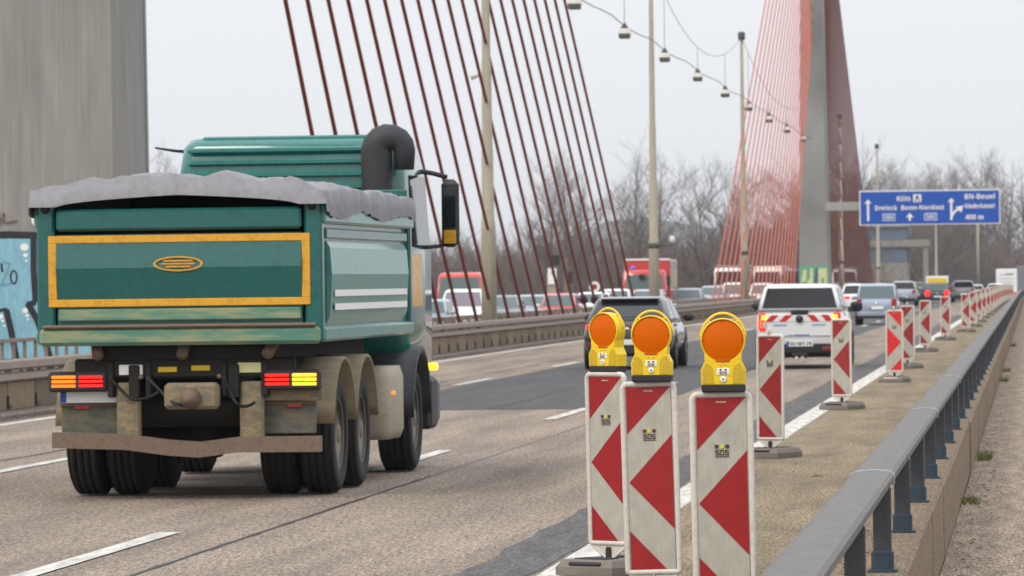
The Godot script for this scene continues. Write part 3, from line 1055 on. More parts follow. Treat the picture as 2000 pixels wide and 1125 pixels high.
func guard_rail() -> void:
	var t := thing("guard_rail", "grey steel guard rail on short bluish posts along the right kerb", "guard rail")
	var ps := S()
	box(ps, Vector3(0, 0.19, 0), Vector3(0.082, 0.38, 0.06), 0.006)
	var pm := meshed(ps)
	var fs := S()
	box(fs, Vector3(0, 0.048, 0), Vector3(0.1, 0.096, 0.085), 0.008)
	box(fs, Vector3(0, 0.006, 0), Vector3(0.135, 0.012, 0.12), 0.002)
	var fm := meshed(fs)
	for k in 108:
		var d := 22.85 + 3.53 * (k - 4)
		var xf := Transform3D(Basis(Vector3.UP, rng.randf_range(-0.05, 0.05)), at(-0.675, 0.47, d))
		var p := put("post", pm, "rail_post", t, xf)
		put("post_foot", fm, "rail_foot", p)
	var d := -10.0
	var a := 1.3
	while d < 640.0:
		var e := 12.5 if d < 0.0 else minf(d + 11.2, 640.0)
		var s := S()
		run(s, [Vector2(-0.83, 0.83), Vector2(-0.655, 0.83), Vector2(-0.645, 0.84), Vector2(-0.645, 0.868), Vector2(-0.66, 0.882), Vector2(-0.74, 0.889), Vector2(-0.815, 0.882), Vector2(-0.842, 0.868), Vector2(-0.842, 0.84)], d + 0.006, e - 0.006)
		obj("rail_beam", s, "rail_top", t)
		if e < 200.0:
			s = S()
			run(s, [Vector2(-0.848, 0.827), Vector2(-0.64, 0.827), Vector2(-0.64, 0.872), Vector2(-0.658, 0.888), Vector2(-0.74, 0.895), Vector2(-0.817, 0.888), Vector2(-0.848, 0.872)], e - 0.04, e + 0.04, 1.0)
			obj("joint_sleeve", s, "rail_joint", t)
		d = e

func sign_gantry() -> void:
	var w := 10.12
	var h := 2.5
	var t := thing("motorway_sign", "wide blue motorway sign with white arrows and place names over the road", "road sign", Vector3(-12.3, 5.56, -370.0))
	var s := S()
	box(s, Vector3(w / 2.0, h / 2.0, -0.05), Vector3(w, h, 0.08), 0.01)
	obj("white_border", s, "sign_white", t)
	s = S()
	box(s, Vector3(w / 2.0, h / 2.0, 0.0), Vector3(w - 0.16, h - 0.16, 0.04), 0.008)
	obj("blue_field", s, "sign_blue", t)
	var z := 0.035
	var U := func(u: float, v: float) -> Vector3: return Vector3(u * w, (1.0 - v) * h, z)
	var arrow := func(u: float, v0: float, v1: float, hw: float, sw: float) -> void:
		var g := S()
		var x := u * w
		var y1 := (1.0 - v0) * h
		var y0 := (1.0 - v1) * h
		prism(g, PackedVector2Array([Vector2(x - sw, y0), Vector2(x + sw, y0), Vector2(x + sw, y1 - hw), Vector2(x + hw, y1 - hw * 1.15), Vector2(x, y1), Vector2(x - hw, y1 - hw * 1.15), Vector2(x - sw, y1 - hw)]), 0.0, z)
		obj("arrow", g, "sign_white", t)
	arrow.call(0.062, 0.25, 0.875, 0.27, 0.075)
	arrow.call(0.358, 0.653, 0.875, 0.3, 0.08)
	arrow.call(0.653, 0.236, 0.875, 0.27, 0.08)
	s = S()
	stroke(s, [Vector2(0.653 * w, 0.2 * h), Vector2(0.662 * w, 0.29 * h), Vector2(0.68 * w, 0.38 * h), Vector2(0.708 * w, 0.455 * h)], 0.16, 0.0, z + 0.004)
	prism(s, PackedVector2Array([Vector2(0.738 * w, 0.54 * h), Vector2(0.682 * w, 0.5 * h), Vector2(0.725 * w, 0.33 * h)]), 0.0, z + 0.008)
	obj("branch_arrow", s, "sign_white", t)
	for q in [["Köln", 0.268, 0.363, 0.232, 0.4], ["Dreieck", 0.112, 0.27, 0.495, 0.36], ["Bonn-Nordost", 0.298, 0.602, 0.495, 0.36], ["BN-Beuel", 0.749, 0.962, 0.2, 0.4], ["Niederkassel", 0.749, 0.96, 0.47, 0.36], ["400 m", 0.7525, 0.88, 0.795, 0.36]]:
		words("lettering", q[0], U.call((q[1] + q[2]) / 2.0, q[3]), (q[2] - q[1]) * w, q[4], "sign_white", t, true, 0.03)
	for u in [0.21, 0.506]:
		s = S()
		box(s, Vector3(u * w, 0.229 * h, 0.022), Vector3(0.9, 0.52, 0.02), 0.01)
		var o := obj("number_shield", s, "sign_white", t)
		s = S()
		box(s, Vector3(u * w, 0.229 * h, 0.03), Vector3(0.8, 0.42, 0.02), 0.008)
		obj("shield_field", s, "sign_blue", o)
		words("shield_number", "565", Vector3(u * w, 0.229 * h, 0.045), 0.62, 0.28, "sign_white", o, true, 0.02)
	s = S()
	box(s, Vector3(0.412 * w, 0.767 * h, 0.024), Vector3(0.58, 0.56, 0.02), 0.03)
	var pk := obj("pictogram_board", s, "sign_white", t)
	s = S()
	prism(s, PackedVector2Array([Vector2(-0.2, -0.2), Vector2(-0.08, -0.2), Vector2(-0.04, 0.0), Vector2(0.04, 0.0), Vector2(0.08, -0.2), Vector2(0.2, -0.2), Vector2(0.07, 0.06), Vector2(0.17, 0.06), Vector2(0.0, 0.24), Vector2(-0.17, 0.06), Vector2(-0.07, 0.06)]), 0.03, 0.045, Transform3D(Basis.IDENTITY, Vector3(0.412 * w, 0.76 * h, 0)))
	obj("pictogram", s, "plate_ink", pk)
	s = S()
	box(s, Vector3(3.6, 1.4, -0.5), Vector3(12.0, 0.62, 0.5), 0.02)
	obj("cantilever_beam", s, "beam", t)
	for i in 4: bx("stiffener", Vector3(1.2 + i * 2.5, h / 2.0, -0.16), Vector3(0.12, h - 0.3, 0.14), "sign_back", t)

func far_building() -> void:
	var t := thing("office_building", "grey flat building with two bands of windows below the blue sign", "building", Vector3(-36.2, -8.0, -880.0))
	var s := S()
	box(s, Vector3(7.5, 4.5, -6.0), Vector3(15.0, 9.0, 12.0))
	obj("lower_wall", s, "facade", t)
	s = S()
	box(s, Vector3(7.5, 14.5, -6.3), Vector3(15.0, 11.0, 11.4))
	obj("recessed_core", s, "spray_blue", t)
	for a in [[9.0, 12.3], [15.0, 16.2], [18.4, 20.2]]:
		s = S()
		var wd := 19.0 if a[0] > 14.0 and a[0] < 16.0 else 15.4
		box(s, Vector3(wd / 2.0 - 0.2, (a[0] + a[1]) / 2.0, -6.0), Vector3(wd, a[1] - a[0], 12.4), 0.05)
		obj("floor_slab", s, "facade", t)
	bx("column", Vector3(18.2, 7.5, -0.6), Vector3(0.9, 15.0, 0.9), "facade", t)
	for f in [12.35, 16.25]:
		for i in 6:
			s = S()
			box(s, Vector3(1.35 + i * 2.45, f + (1.3 if f < 14.0 else 1.05), -0.5), Vector3(2.2, 2.55 if f < 14.0 else 2.1, 0.15), 0.03)
			var win := obj("window", s, "facade_glass", t)
			bx("mullion", Vector3(2.55 + i * 2.45, f + (1.3 if f < 14.0 else 1.05), -0.4), Vector3(0.14, 2.6 if f < 14.0 else 2.1, 0.2), "facade", win)

# ------------------------------------------------------------------ vehicles

func rring(w: float, z0: float, z1: float, y: float, c: float) -> Array:
	var p := []
	for q in [[w - c, z1 - c, 0.0], [-w + c, z1 - c, 90.0], [-w + c, z0 + c, 180.0], [w - c, z0 + c, 270.0]]:
		for k in 4:
			var a := deg_to_rad(q[2] + k * 30.0)
			p.append(Vector3(q[0] + cos(a) * c, y, q[1] + sin(a) * c))
	return p

# cross-section of a car's lower body at z, symmetric about x = 0
func cring(z: float, y0: float, y1: float, w: float) -> Array:
	var h := y1 - y0
	var half := [Vector2(0.0, y0), Vector2(w * 0.8, y0), Vector2(w * 0.93, y0 + h * 0.12), Vector2(w * 0.985, y0 + h * 0.35), Vector2(w, y0 + h * 0.6), Vector2(w * 0.975, y0 + h * 0.82), Vector2(w * 0.92, y0 + h * 0.96), Vector2(w * 0.8, y1), Vector2(0.0, y1 + 0.012)]
	var p := []
	for q in half: p.append(Vector3(q.x, q.y, z))
	for i in range(half.size() - 2, 0, -1): p.append(Vector3(-half[i].x, half[i].y, z))
	return p

func wheel(parent: Node3D, c: Vector3, r: float, wd: float, side: float, rimmat := "rim", spokes := 5) -> void:
	var s := S(true)
	var xf := Transform3D(Basis(Vector3.BACK, -PI / 2.0 * side), c)
	lathe(s, [Vector2(r * 0.62, -wd / 2.0), Vector2(r * 0.9, -wd / 2.0), Vector2(r * 0.985, -wd * 0.36), Vector2(r, 0), Vector2(r * 0.985, wd * 0.36), Vector2(r * 0.9, wd / 2.0), Vector2(r * 0.66, wd / 2.0), Vector2(r * 0.62, wd * 0.4)], 26, xf)
	if spokes == 0:   # lorry tyre with grooves round the tread
		s = S(true)
		var pr := [Vector2(r * 0.6, -wd / 2.0), Vector2(r * 0.88, -wd / 2.0), Vector2(r * 0.975, -wd * 0.42)]
		for k in 4:
			var y0 := -wd * 0.4 + k * wd * 0.205
			pr.append_array([Vector2(r, y0), Vector2(r, y0 + wd * 0.15), Vector2(r * 0.965, y0 + wd * 0.16), Vector2(r * 0.965, y0 + wd * 0.195)])
		pr.append_array([Vector2(r * 0.975, wd * 0.42), Vector2(r * 0.88, wd / 2.0), Vector2(r * 0.64, wd / 2.0), Vector2(r * 0.6, wd * 0.4)])
		lathe(s, pr, 30, xf)
	var ty := obj("wheel", s, "tyre", parent)
	s = S(true)
	lathe(s, [Vector2(r * 0.63, wd * 0.42), Vector2(r * 0.6, wd * 0.44), Vector2(r * 0.52, wd * 0.3), Vector2(r * 0.2, wd * 0.34), Vector2(r * 0.14, wd * 0.46), Vector2(0.0, wd * 0.47)], 22, xf)
	obj("rim", s, rimmat, ty)
	for k in spokes:
		var sp := S()
		var a := TAU * k / spokes
		var ba := Basis(Vector3.BACK, -PI / 2.0 * side) * Basis(Vector3.UP, a)
		box(sp, c + ba * Vector3(r * 0.37, wd * 0.42, 0), Vector3(r * 0.4, wd * 0.1, r * 0.16), 0.008, ba)
		obj("spoke", sp, rimmat, ty)

# a road car. local: rear at +z, front at -z, wheels on y = 0
# P: L, W, H, belt, hood, zr0 zr1 zf1 zf0 (cabin base and roof, rear to front), paint, glass, rear / front (which end to detail), lit
func car(called: String, label: String, category: String, P: Dictionary, where: Vector3, turn: float, group: String) -> Node3D:
	var t := thing(called, label, category, where, turn, group)
	var L: float = P.L
	var w: float = P.W / 2.0
	var H: float = P.H
	var belt: float = P.get("belt", H * 0.62)
	var hood: float = P.get("hood", belt - 0.08)
	var hz := L / 2.0
	var paint: String = "paint_" + P.paint
	var zr0: float = P.get("zr0", hz - 0.12)
	var zr1: float = P.get("zr1", hz - 0.55)
	var zf1: float = P.get("zf1", -0.25)
	var zf0: float = P.get("zf0", -hz + 1.15)
	var s := S(true)
	var gc := 0.26
	loft(s, [cring(-hz, gc + 0.12, hood - 0.22, w * 0.72), cring(-hz + 0.06, gc + 0.02, hood - 0.1, w * 0.86), cring(-hz + 0.35, gc, hood - 0.04, w * 0.97), cring(-hz + 0.8, gc, hood, w), cring(zf0 + 0.05, gc, belt - 0.01, w), cring(0.0, gc, belt, w), cring(hz - 0.7, gc, belt, w), cring(hz - 0.25, gc, belt, w * 0.975), cring(hz - 0.06, gc + 0.03, belt - 0.02, w * 0.93), cring(hz, gc + 0.1, belt - 0.1, w * 0.86)])
	obj("body", s, paint, t)
	var w0 := w * 0.93
	var w1: float = w * P.get("top", 0.74)
	var Z := func(u: float, rear: bool) -> float: return lerpf(zr0, zr1, u) if rear else lerpf(zf0, zf1, u)
	s = S(true)
	var rings := []
	for q in [[0.0, 0.0], [0.45, 0.0], [0.86, 0.0], [0.94, 0.035], [0.985, 0.1], [1.0, 0.22]]:
		var u: float = q[0]
		rings.append(rring(lerpf(w0, w1, u) - q[1], Z.call(u, false) + q[1], Z.call(u, true) - q[1], lerpf(belt - 0.03, H, u), 0.1))
	loft(s, rings)
	obj("cabin", s, paint, t)
	var yv := func(u: float) -> float: return lerpf(belt - 0.03, H, u)
	var gl: String = P.get("glass", "glass_dark")
	# rear window and windscreen
	for rear in [true, false]:
		s = S()
		var u0 := 0.12
		var u1 := 0.84
		var k := 0.9
		var off := 0.006 if rear else -0.006
		pane(s, [Vector3(-lerpf(w0, w1, u0) * k, yv.call(u0), Z.call(u0, rear) + off), Vector3(lerpf(w0, w1, u0) * k, yv.call(u0), Z.call(u0, rear) + off), Vector3(lerpf(w0, w1, u1) * k, yv.call(u1), Z.call(u1, rear) + off), Vector3(-lerpf(w0, w1, u1) * k, yv.call(u1), Z.call(u1, rear) + off)], 0.014)
		obj("rear_window" if rear else "windscreen", s, gl, t)
	# side windows
	for sd in [-1.0, 1.0]:
		for part in [[0.04, 0.46], [0.5, 0.93]]:
			s = S()
			var pts := []
			for q in [[0.14, part[0]], [0.14, part[1]], [0.84, part[1]], [0.84, part[0]]]:
				var u: float = q[0]
				pts.append(Vector3(sd * (lerpf(w0, w1, u) + 0.004), yv.call(u), lerpf(Z.call(u, true) - 0.12, Z.call(u, false) + 0.12, q[1])))
			pane(s, pts, 0.014)
			obj("side_window", s, "glass_dark", t)
		# mirrors
		s = S()
		box(s, Vector3(sd * (w + 0.1), belt + 0.06, zf0 + 0.42), Vector3(0.22, 0.15, 0.13), 0.045)
		obj("wing_mirror", s, P.get("mirror", paint), t)
		# wheels
		var r: float = P.get("wr", 0.33)
		for wz in [-hz + 0.88, hz - 0.92]:
			if P.get("arches", false):
				var ar := S(true)
				lathe(ar, [Vector2(r * 1.17, -0.12), Vector2(r * 1.17, 0.02), Vector2(r * 1.1, 0.03), Vector2(0.0, 0.022)], 26, Transform3D(Basis(Vector3.BACK, -PI / 2.0 * sd), Vector3(sd * (w - 0.03), r + 0.03, wz)))
				obj("wheel_arch", ar, "trim_black", t)
			wheel(t, Vector3(sd * (w - 0.1), r, wz), r, 0.22, sd)
	var front: bool = P.get("front", false)
	if not front:
		var lit: String = "light_red" if P.get("lit", false) else "light_red_off"
		var ly: float = P.get("ly", belt - 0.14)
		for sd in [-1.0, 1.0]:
			s = S()
			box(s, Vector3(sd * (w * 0.9 - P.get("lw", 0.24) / 2.0), ly, hz - 0.06), Vector3(P.get("lw", 0.24), P.get("lh", 0.2), 0.2), 0.03)
			obj("tail_light", s, lit, t)
		bx("bumper", Vector3(0, gc + 0.14, hz - 0.05), Vector3(w * 1.72, 0.24, 0.16), P.get("bumper", "trim_black"), t, 0.05)
		var pl := bx("number_plate", Vector3(0, P.get("py", gc + 0.32), hz + 0.02), Vector3(0.52, 0.11, 0.03), "plate_white", t, 0.004)
		bx("country_strip", Vector3(-0.235, P.get("py", gc + 0.32), hz + 0.034), Vector3(0.045, 0.1, 0.006), "plate_blue", pl, 0.0)
		s = S(true)
		lathe(s, [Vector2(0.05, 0.0), Vector2(0.045, 0.02), Vector2(0.0, 0.024)], 14, Transform3D(Basis(Vector3.RIGHT, PI / 2.0), Vector3(0, belt - 0.15, hz - 0.02)))
		obj("badge", s, "chrome", t)
	else:
		var lit2: String = "light_white" if P.get("lit", false) else "light_clear"
		for sd in [-1.0, 1.0]:
			s = S()
			box(s, Vector3(sd * w * 0.74, hood - 0.24, -hz + 0.06), Vector3(0.3, 0.15, 0.2), 0.05)
			obj("headlight", s, lit2, t)
		bx("grille", Vector3(0, hood - 0.3, -hz + 0.01), Vector3(w * 0.95, 0.16, 0.06), "trim_black", t, 0.02)
		bx("lower_grille", Vector3(0, gc + 0.16, -hz + 0.02), Vector3(w * 1.3, 0.14, 0.06), "trim_black", t, 0.02)
		bx("number_plate", Vector3(0, gc + 0.3, -hz - 0.02), Vector3(0.52, 0.11, 0.03), "plate_white", t, 0.004)
	return t

func dims(k: String) -> Dictionary:
	match k:
		"hatch": return {"L": 4.1, "W": 1.74, "H": 1.48, "zr1": 1.62}
		"wagon": return {"L": 4.7, "W": 1.82, "H": 1.48, "zr1": 1.85}
		"suv": return {"L": 4.5, "W": 1.86, "H": 1.66, "belt": 1.04, "zr1": 1.8, "wr": 0.36}
		"van": return {"L": 5.4, "W": 1.95, "H": 2.35, "belt": 1.25, "hood": 1.1, "zr0": 2.62, "zr1": 2.58, "zf1": -1.5, "zf0": -2.1, "top": 0.86, "wr": 0.35}
		"sedan": return {"L": 4.7, "W": 1.8, "H": 1.44, "zr0": 1.75, "zr1": 1.0}
	return {"L": 4.4, "W": 1.8, "H": 1.5}

func a_car(called: String, label: String, kind: String, more: Dictionary, x: float, d: float, facing: bool, y := 0.0) -> Node3D:
	var P := dims(kind)
	P.merge(more, true)
	P["front"] = facing
	var g := "oncoming vehicles on the left carriageway" if facing else "cars queueing ahead on the right carriageway"
	# x and d are those of the end that faces the viewer
	return car(called, label, more.get("cat", "car"), P, Vector3(x, y + gy(d), -(d + P.L / 2.0)), PI if facing else 0.0, g)

func traffic() -> void:
	# same direction, seen from behind
	pickup()
	dark_suv()
	var c := a_car("silver_hatchback", "silver blue hatchback with pale rear window ahead of the white pickup", "hatch", {"paint": "blue_silver", "glass": "glass_pale", "W": 1.66, "H": 1.56, "zr0": 1.97, "zr1": 1.5, "bumper": "paint_blue_silver", "py": 0.64, "lw": 0.18, "lh": 0.34, "top": 0.8}, -5.84, 194.0, false)
	bx("bumper_skirt", Vector3(0, 0.3, 2.03), Vector3(1.4, 0.12, 0.1), "trim_black", c)
	a_car("white_suv", "white car with red lights partly hidden behind the silver hatchback", "suv", {"paint": "white", "lit": true, "H": 1.52, "lw": 0.4, "lh": 0.12}, -7.75, 232.0, false)
	a_car("silver_van", "small silver grey van just behind the silver hatchback", "suv", {"paint": "silver", "H": 1.56, "W": 1.7}, -7.9, 318.0, false)
	a_car("dark_hatchback", "dark blue hatchback in the middle of the queue ahead", "hatch", {"paint": "navy", "glass": "glass_pale", "H": 1.5, "py": 0.6}, -8.0, 356.0, false)
	c = a_car("board_car", "dark car with lit brake lights and yellow board on its roof", "hatch", {"paint": "black", "glass": "glass_pale", "lit": true, "lw": 0.3, "lh": 0.4, "H": 1.38, "py": 0.5}, -6.29, 343.0, false)
	bx("roof_board", Vector3(0, 1.62, 0.9), Vector3(1.5, 0.5, 0.3), "paint_white", c, 0.03)
	bx("yellow_panel", Vector3(0, 1.58, 1.06), Vector3(1.25, 0.3, 0.03), "lamp_yellow", c, 0.0)
	a_car("grey_suv", "dark grey estate car near the row of far beacons", "suv", {"paint": "grey", "H": 1.56, "W": 1.76}, -4.94, 373.0, false)
	a_car("white_car", "small white car beyond the dark grey estate car", "hatch", {"paint": "white", "H": 1.55}, -5.62, 520.0, false)
	a_car("white_car", "white car in front of the white box truck", "hatch", {"paint": "white", "H": 1.5}, -3.35, 480.0, false)
	a_car("grey_car", "grey car roof showing between white car and pylon base", "wagon", {"paint": "silver", "H": 1.5}, -12.4, 420.0, false)
	a_car("dark_estate", "dark car in the queue left of the grey estate car", "wagon", {"paint": "black", "H": 1.5}, -6.0, 430.0, false)
	a_car("black_car", "black car far ahead between the pale masts", "wagon", {"paint": "black", "H": 1.5}, -8.6, 450.0, false)
	box_truck(Vector3(-2.86, gy(595.0), -595.0), "white box truck with faint grey lettering at the far right", "paint_white", true)
	box_truck(Vector3(-0.35, gy(560.0), -560.0), "dark sided truck at the right edge beside the white box truck", "paint_grey", false)
	# oncoming traffic, seen from the front, on the lower carriageway
	var y := -0.3
	a_car("pale_car", "pale blue car half hidden beside the green tipper truck cab", "hatch", {"paint": "pale_blue", "glass": "glass_pale"}, -22.55, 189.0, true, y)
	a_car("white_crossover", "white crossover with both headlights on", "suv", {"paint": "white", "glass": "glass_lilac", "lit": true, "H": 1.84, "W": 1.9, "belt": 1.1, "mirror": "paint_white"}, -22.1, 197.0, true, y)
	c = a_car("red_van", "bright red delivery van behind the white crossover", "van", {"paint": "red", "glass": "glass_pale", "H": 2.52, "W": 2.1, "cat": "van"}, -24.05, 214.0, true, y)
	bx("white_lettering_band", Vector3(0, 2.16, -1.52), Vector3(1.25, 0.12, 0.04), "sign_white", c, 0.0)
	a_car("grey_car", "grey car right of the camera mast", "wagon", {"paint": "grey", "glass": "glass_pale"}, -24.5, 235.0, true, y)
	a_car("silver_car", "silver car between the grey car and the pinkish red car", "wagon", {"paint": "blue_silver", "glass": "glass_pale"}, -23.6, 240.0, true, y)
	a_car("pink_red_car", "faded pinkish red car behind the stay cables", "hatch", {"paint": "pink_red", "glass": "glass_pale", "H": 1.56, "mirror": "paint_white"}, -20.9, 225.0, true, y)
	a_car("white_car", "white car right of the pinkish red car", "suv", {"paint": "white", "glass": "glass_pale", "H": 1.58}, -20.25, 235.0, true, y)
	a_car("white_hatchback", "pale car above the dark estate in the near lanes", "suv", {"paint": "white", "glass": "glass_pale"}, -21.9, 268.0, true, y)
	a_car("grey_hatchback", "grey green car in front of the fire truck", "suv", {"paint": "silver", "glass": "glass_pale", "H": 1.64}, -19.45, 258.0, true, y)
	fire_truck(Vector3(-21.6, y, -286.0))
	a_car("silver_sedan", "silver car just right of the fire truck", "sedan", {"paint": "silver", "glass": "glass_pale", "lit": true, "H": 1.5}, -21.5, 310.0, true, y)
	a_car("lit_sedan", "blue grey car with bright headlights right of the fire truck", "sedan", {"paint": "blue_silver", "glass": "glass_pale", "lit": true, "H": 1.62}, -19.5, 290.0, true, y)
	a_car("pale_sedan", "pale car at the left edge of the orange cables", "wagon", {"paint": "silver", "glass": "glass_pale", "H": 1.7}, -20.6, 330.0, true, y)
	a_car("white_estate", "white car with lit headlights behind the orange cables", "suv", {"paint": "white", "glass": "glass_pale", "lit": true, "H": 1.9}, -19.8, 340.0, true, y)
	a_car("white_minivan", "second white car behind the orange cables", "suv", {"paint": "white", "glass": "glass_pale", "H": 1.85}, -18.55, 352.0, true, y)
	lorry(Vector3(-23.5, y, -400.0), "white lorry with dark windscreen behind the leftmost orange cables", "paint_white")
	lorry(Vector3(-22.6, y, -440.0), "cream lorry behind the orange cables near the far pylon", "paint_cream")
	lorry(Vector3(-20.4, y, -452.0), "dark lorry with white roof lamps beside the far pylon", "paint_navy")
	lorry(Vector3(-18.9, y, -520.0), "white lorry with headlamp lit behind the dark cables", "paint_white")

func box_truck(p: Vector3, label: String, m: String, print_on: bool) -> void:
	var t := thing("box_truck", label, "truck", p, -0.03)
	var s := S()
	box(s, Vector3(0, 2.3, -3.6), Vector3(2.48, 2.75, 7.0), 0.04)
	obj("cargo_box", s, m, t)
	for x in [-0.62, 0.62]: bx("rear_door", Vector3(x, 2.3, -0.08), Vector3(1.2, 2.6, 0.05), m, t, 0.01)
	bx("chassis", Vector3(0, 0.75, -3.8), Vector3(2.2, 0.3, 7.2), "chassis", t, 0.02)
	bx("bumper_bar", Vector3(0, 0.5, -0.15), Vector3(2.3, 0.16, 0.12), "light_red_off", t, 0.01)
	for x in [-0.95, 0.95]:
		bx("tail_light", Vector3(x, 0.75, -0.18), Vector3(0.36, 0.16, 0.1), "light_red" if x > 0.0 else "light_red_off", t, 0.02)
		for z in [-1.4, -5.8]: wheel(t, Vector3(x, 0.48, z), 0.48, 0.3, signf(x), "rim_dirty", 0)
	bx("cab", Vector3(0, 1.7, -8.1), Vector3(2.3, 2.4, 1.7), m, t, 0.1)
	if print_on:
		for q in [[0.35, 3.05, 0.9, 0.16], [-0.45, 3.02, 0.7, 0.1], [0.0, 2.55, 1.7, 0.08], [0.0, 2.2, 1.6, 0.07], [0.0, 1.95, 1.7, 0.07]]:
			bx("printed_line", Vector3(q[0], q[1], -0.05), Vector3(q[2], q[3], 0.01), "grey_print" if q[3] > 0.12 else "paint_silver", t, 0.0)

func fire_truck(p: Vector3) -> void:
	var t := thing("fire_truck", "red emergency truck with high red box body and amber lamp lit", "truck", p, PI)
	# front at -z (turned to face the viewer)
	var s := S()
	box(s, Vector3(-0.05, 1.95, 4.6), Vector3(2.62, 2.6, 5.6), 0.05)
	obj("box_body", s, "paint_fire_red", t)
	bx("white_edge", Vector3(-0.05, 3.27, 1.78), Vector3(2.64, 0.1, 0.08), "sign_white", t, 0.0)
	s = S(true)
	loft(s, [rring(1.2, 0.0, 1.85, 0.75, 0.1), rring(1.22, 0.0, 1.85, 1.5, 0.12), rring(1.18, 0.12, 1.85, 2.55, 0.14), rring(1.1, 0.25, 1.8, 2.68, 0.14)])
	obj("cab", s, "paint_fire_red", t)
	s = S()
	pane(s, [Vector3(-1.03, 1.62, -0.005), Vector3(1.03, 1.62, -0.005), Vector3(1.0, 2.4, 0.09), Vector3(-1.0, 2.4, 0.09)], 0.03)
	obj("windscreen", s, "glass_pale", t)
	bx("front_panel", Vector3(0, 1.25, -0.04), Vector3(2.2, 0.5, 0.1), "paint_orange_truck", t, 0.04)
	bx("bumper", Vector3(0, 0.62, -0.05), Vector3(2.45, 0.4, 0.25), "paint_white", t, 0.06)
	bx("mirror_camera", Vector3(0.1, 2.3, -0.06), Vector3(0.34, 0.3, 0.12), "trim_black", t, 0.04)
	for x in [-0.65, 0.65]:
		s = S(true)
		lathe(s, [Vector2(0.14, 2.66), Vector2(0.14, 2.82), Vector2(0.08, 2.9), Vector2(0.0, 2.91)], 12, Transform3D(Basis.IDENTITY, Vector3(x, 0, 0.7)))
		obj("blue_light", s, "blue_beacon", t)
	for x in [-1.0, 1.0]:
		bx("marker_light", Vector3(x, 2.62, 0.3), Vector3(0.16, 0.1, 0.08), "light_amber" if x > 0.0 else "light_clear", t, 0.02)
		bx("headlight", Vector3(x * 0.95, 0.95, -0.05), Vector3(0.3, 0.2, 0.1), "light_clear", t, 0.03)
		bx("side_mirror", Vector3(x * 1.38, 2.05, 0.1), Vector3(0.2, 0.6, 0.12), "trim_black", t, 0.04)
		for z in [1.0, 5.6]: wheel(t, Vector3(x * 1.02, 0.48, z), 0.48, 0.3, x, "rim_dirty", 0)

func lorry(p: Vector3, label: String, m: String) -> void:
	var t := thing("lorry", label, "truck", p, PI, "oncoming lorries near the far pylon")
	bx("trailer", Vector3(0, 2.05, 6.5), Vector3(2.5, 2.3, 9.0), "paint_grey" if m == "paint_white" else m, t, 0.04)
	var s := S(true)
	loft(s, [rring(1.2, 0.0, 1.9, 0.5, 0.1), rring(1.22, 0.0, 1.9, 1.6, 0.12), rring(1.2, 0.1, 1.9, 2.75, 0.14), rring(1.1, 0.3, 1.85, 3.0, 0.14)])
	obj("cab", s, m, t)
	s = S()
	pane(s, [Vector3(-1.1, 1.66, -0.012), Vector3(1.1, 1.66, -0.012), Vector3(1.08, 2.72, 0.075), Vector3(-1.08, 2.72, 0.075)], 0.03)
	obj("windscreen", s, "glass_dark", t)
	bx("grille", Vector3(0, 1.15, -0.03), Vector3(1.7, 0.6, 0.08), "trim_black", t, 0.03)
	for x in [-0.95, 0.95]:
		bx("headlight", Vector3(x, 0.75, -0.04), Vector3(0.4, 0.22, 0.1), "light_white", t, 0.03)
		bx("roof_lamp", Vector3(x * 0.9, 2.95, 0.3), Vector3(0.3, 0.14, 0.12), "light_clear", t, 0.03)
		bx("side_mirror", Vector3(x * 1.42, 2.1, 0.1), Vector3(0.2, 0.7, 0.14), "trim_black", t, 0.04)
		for z in [1.1, 4.5, 9.4]: wheel(t, Vector3(x * 1.05, 0.5, z), 0.5, 0.3, signf(x), "rim_dirty", 0)

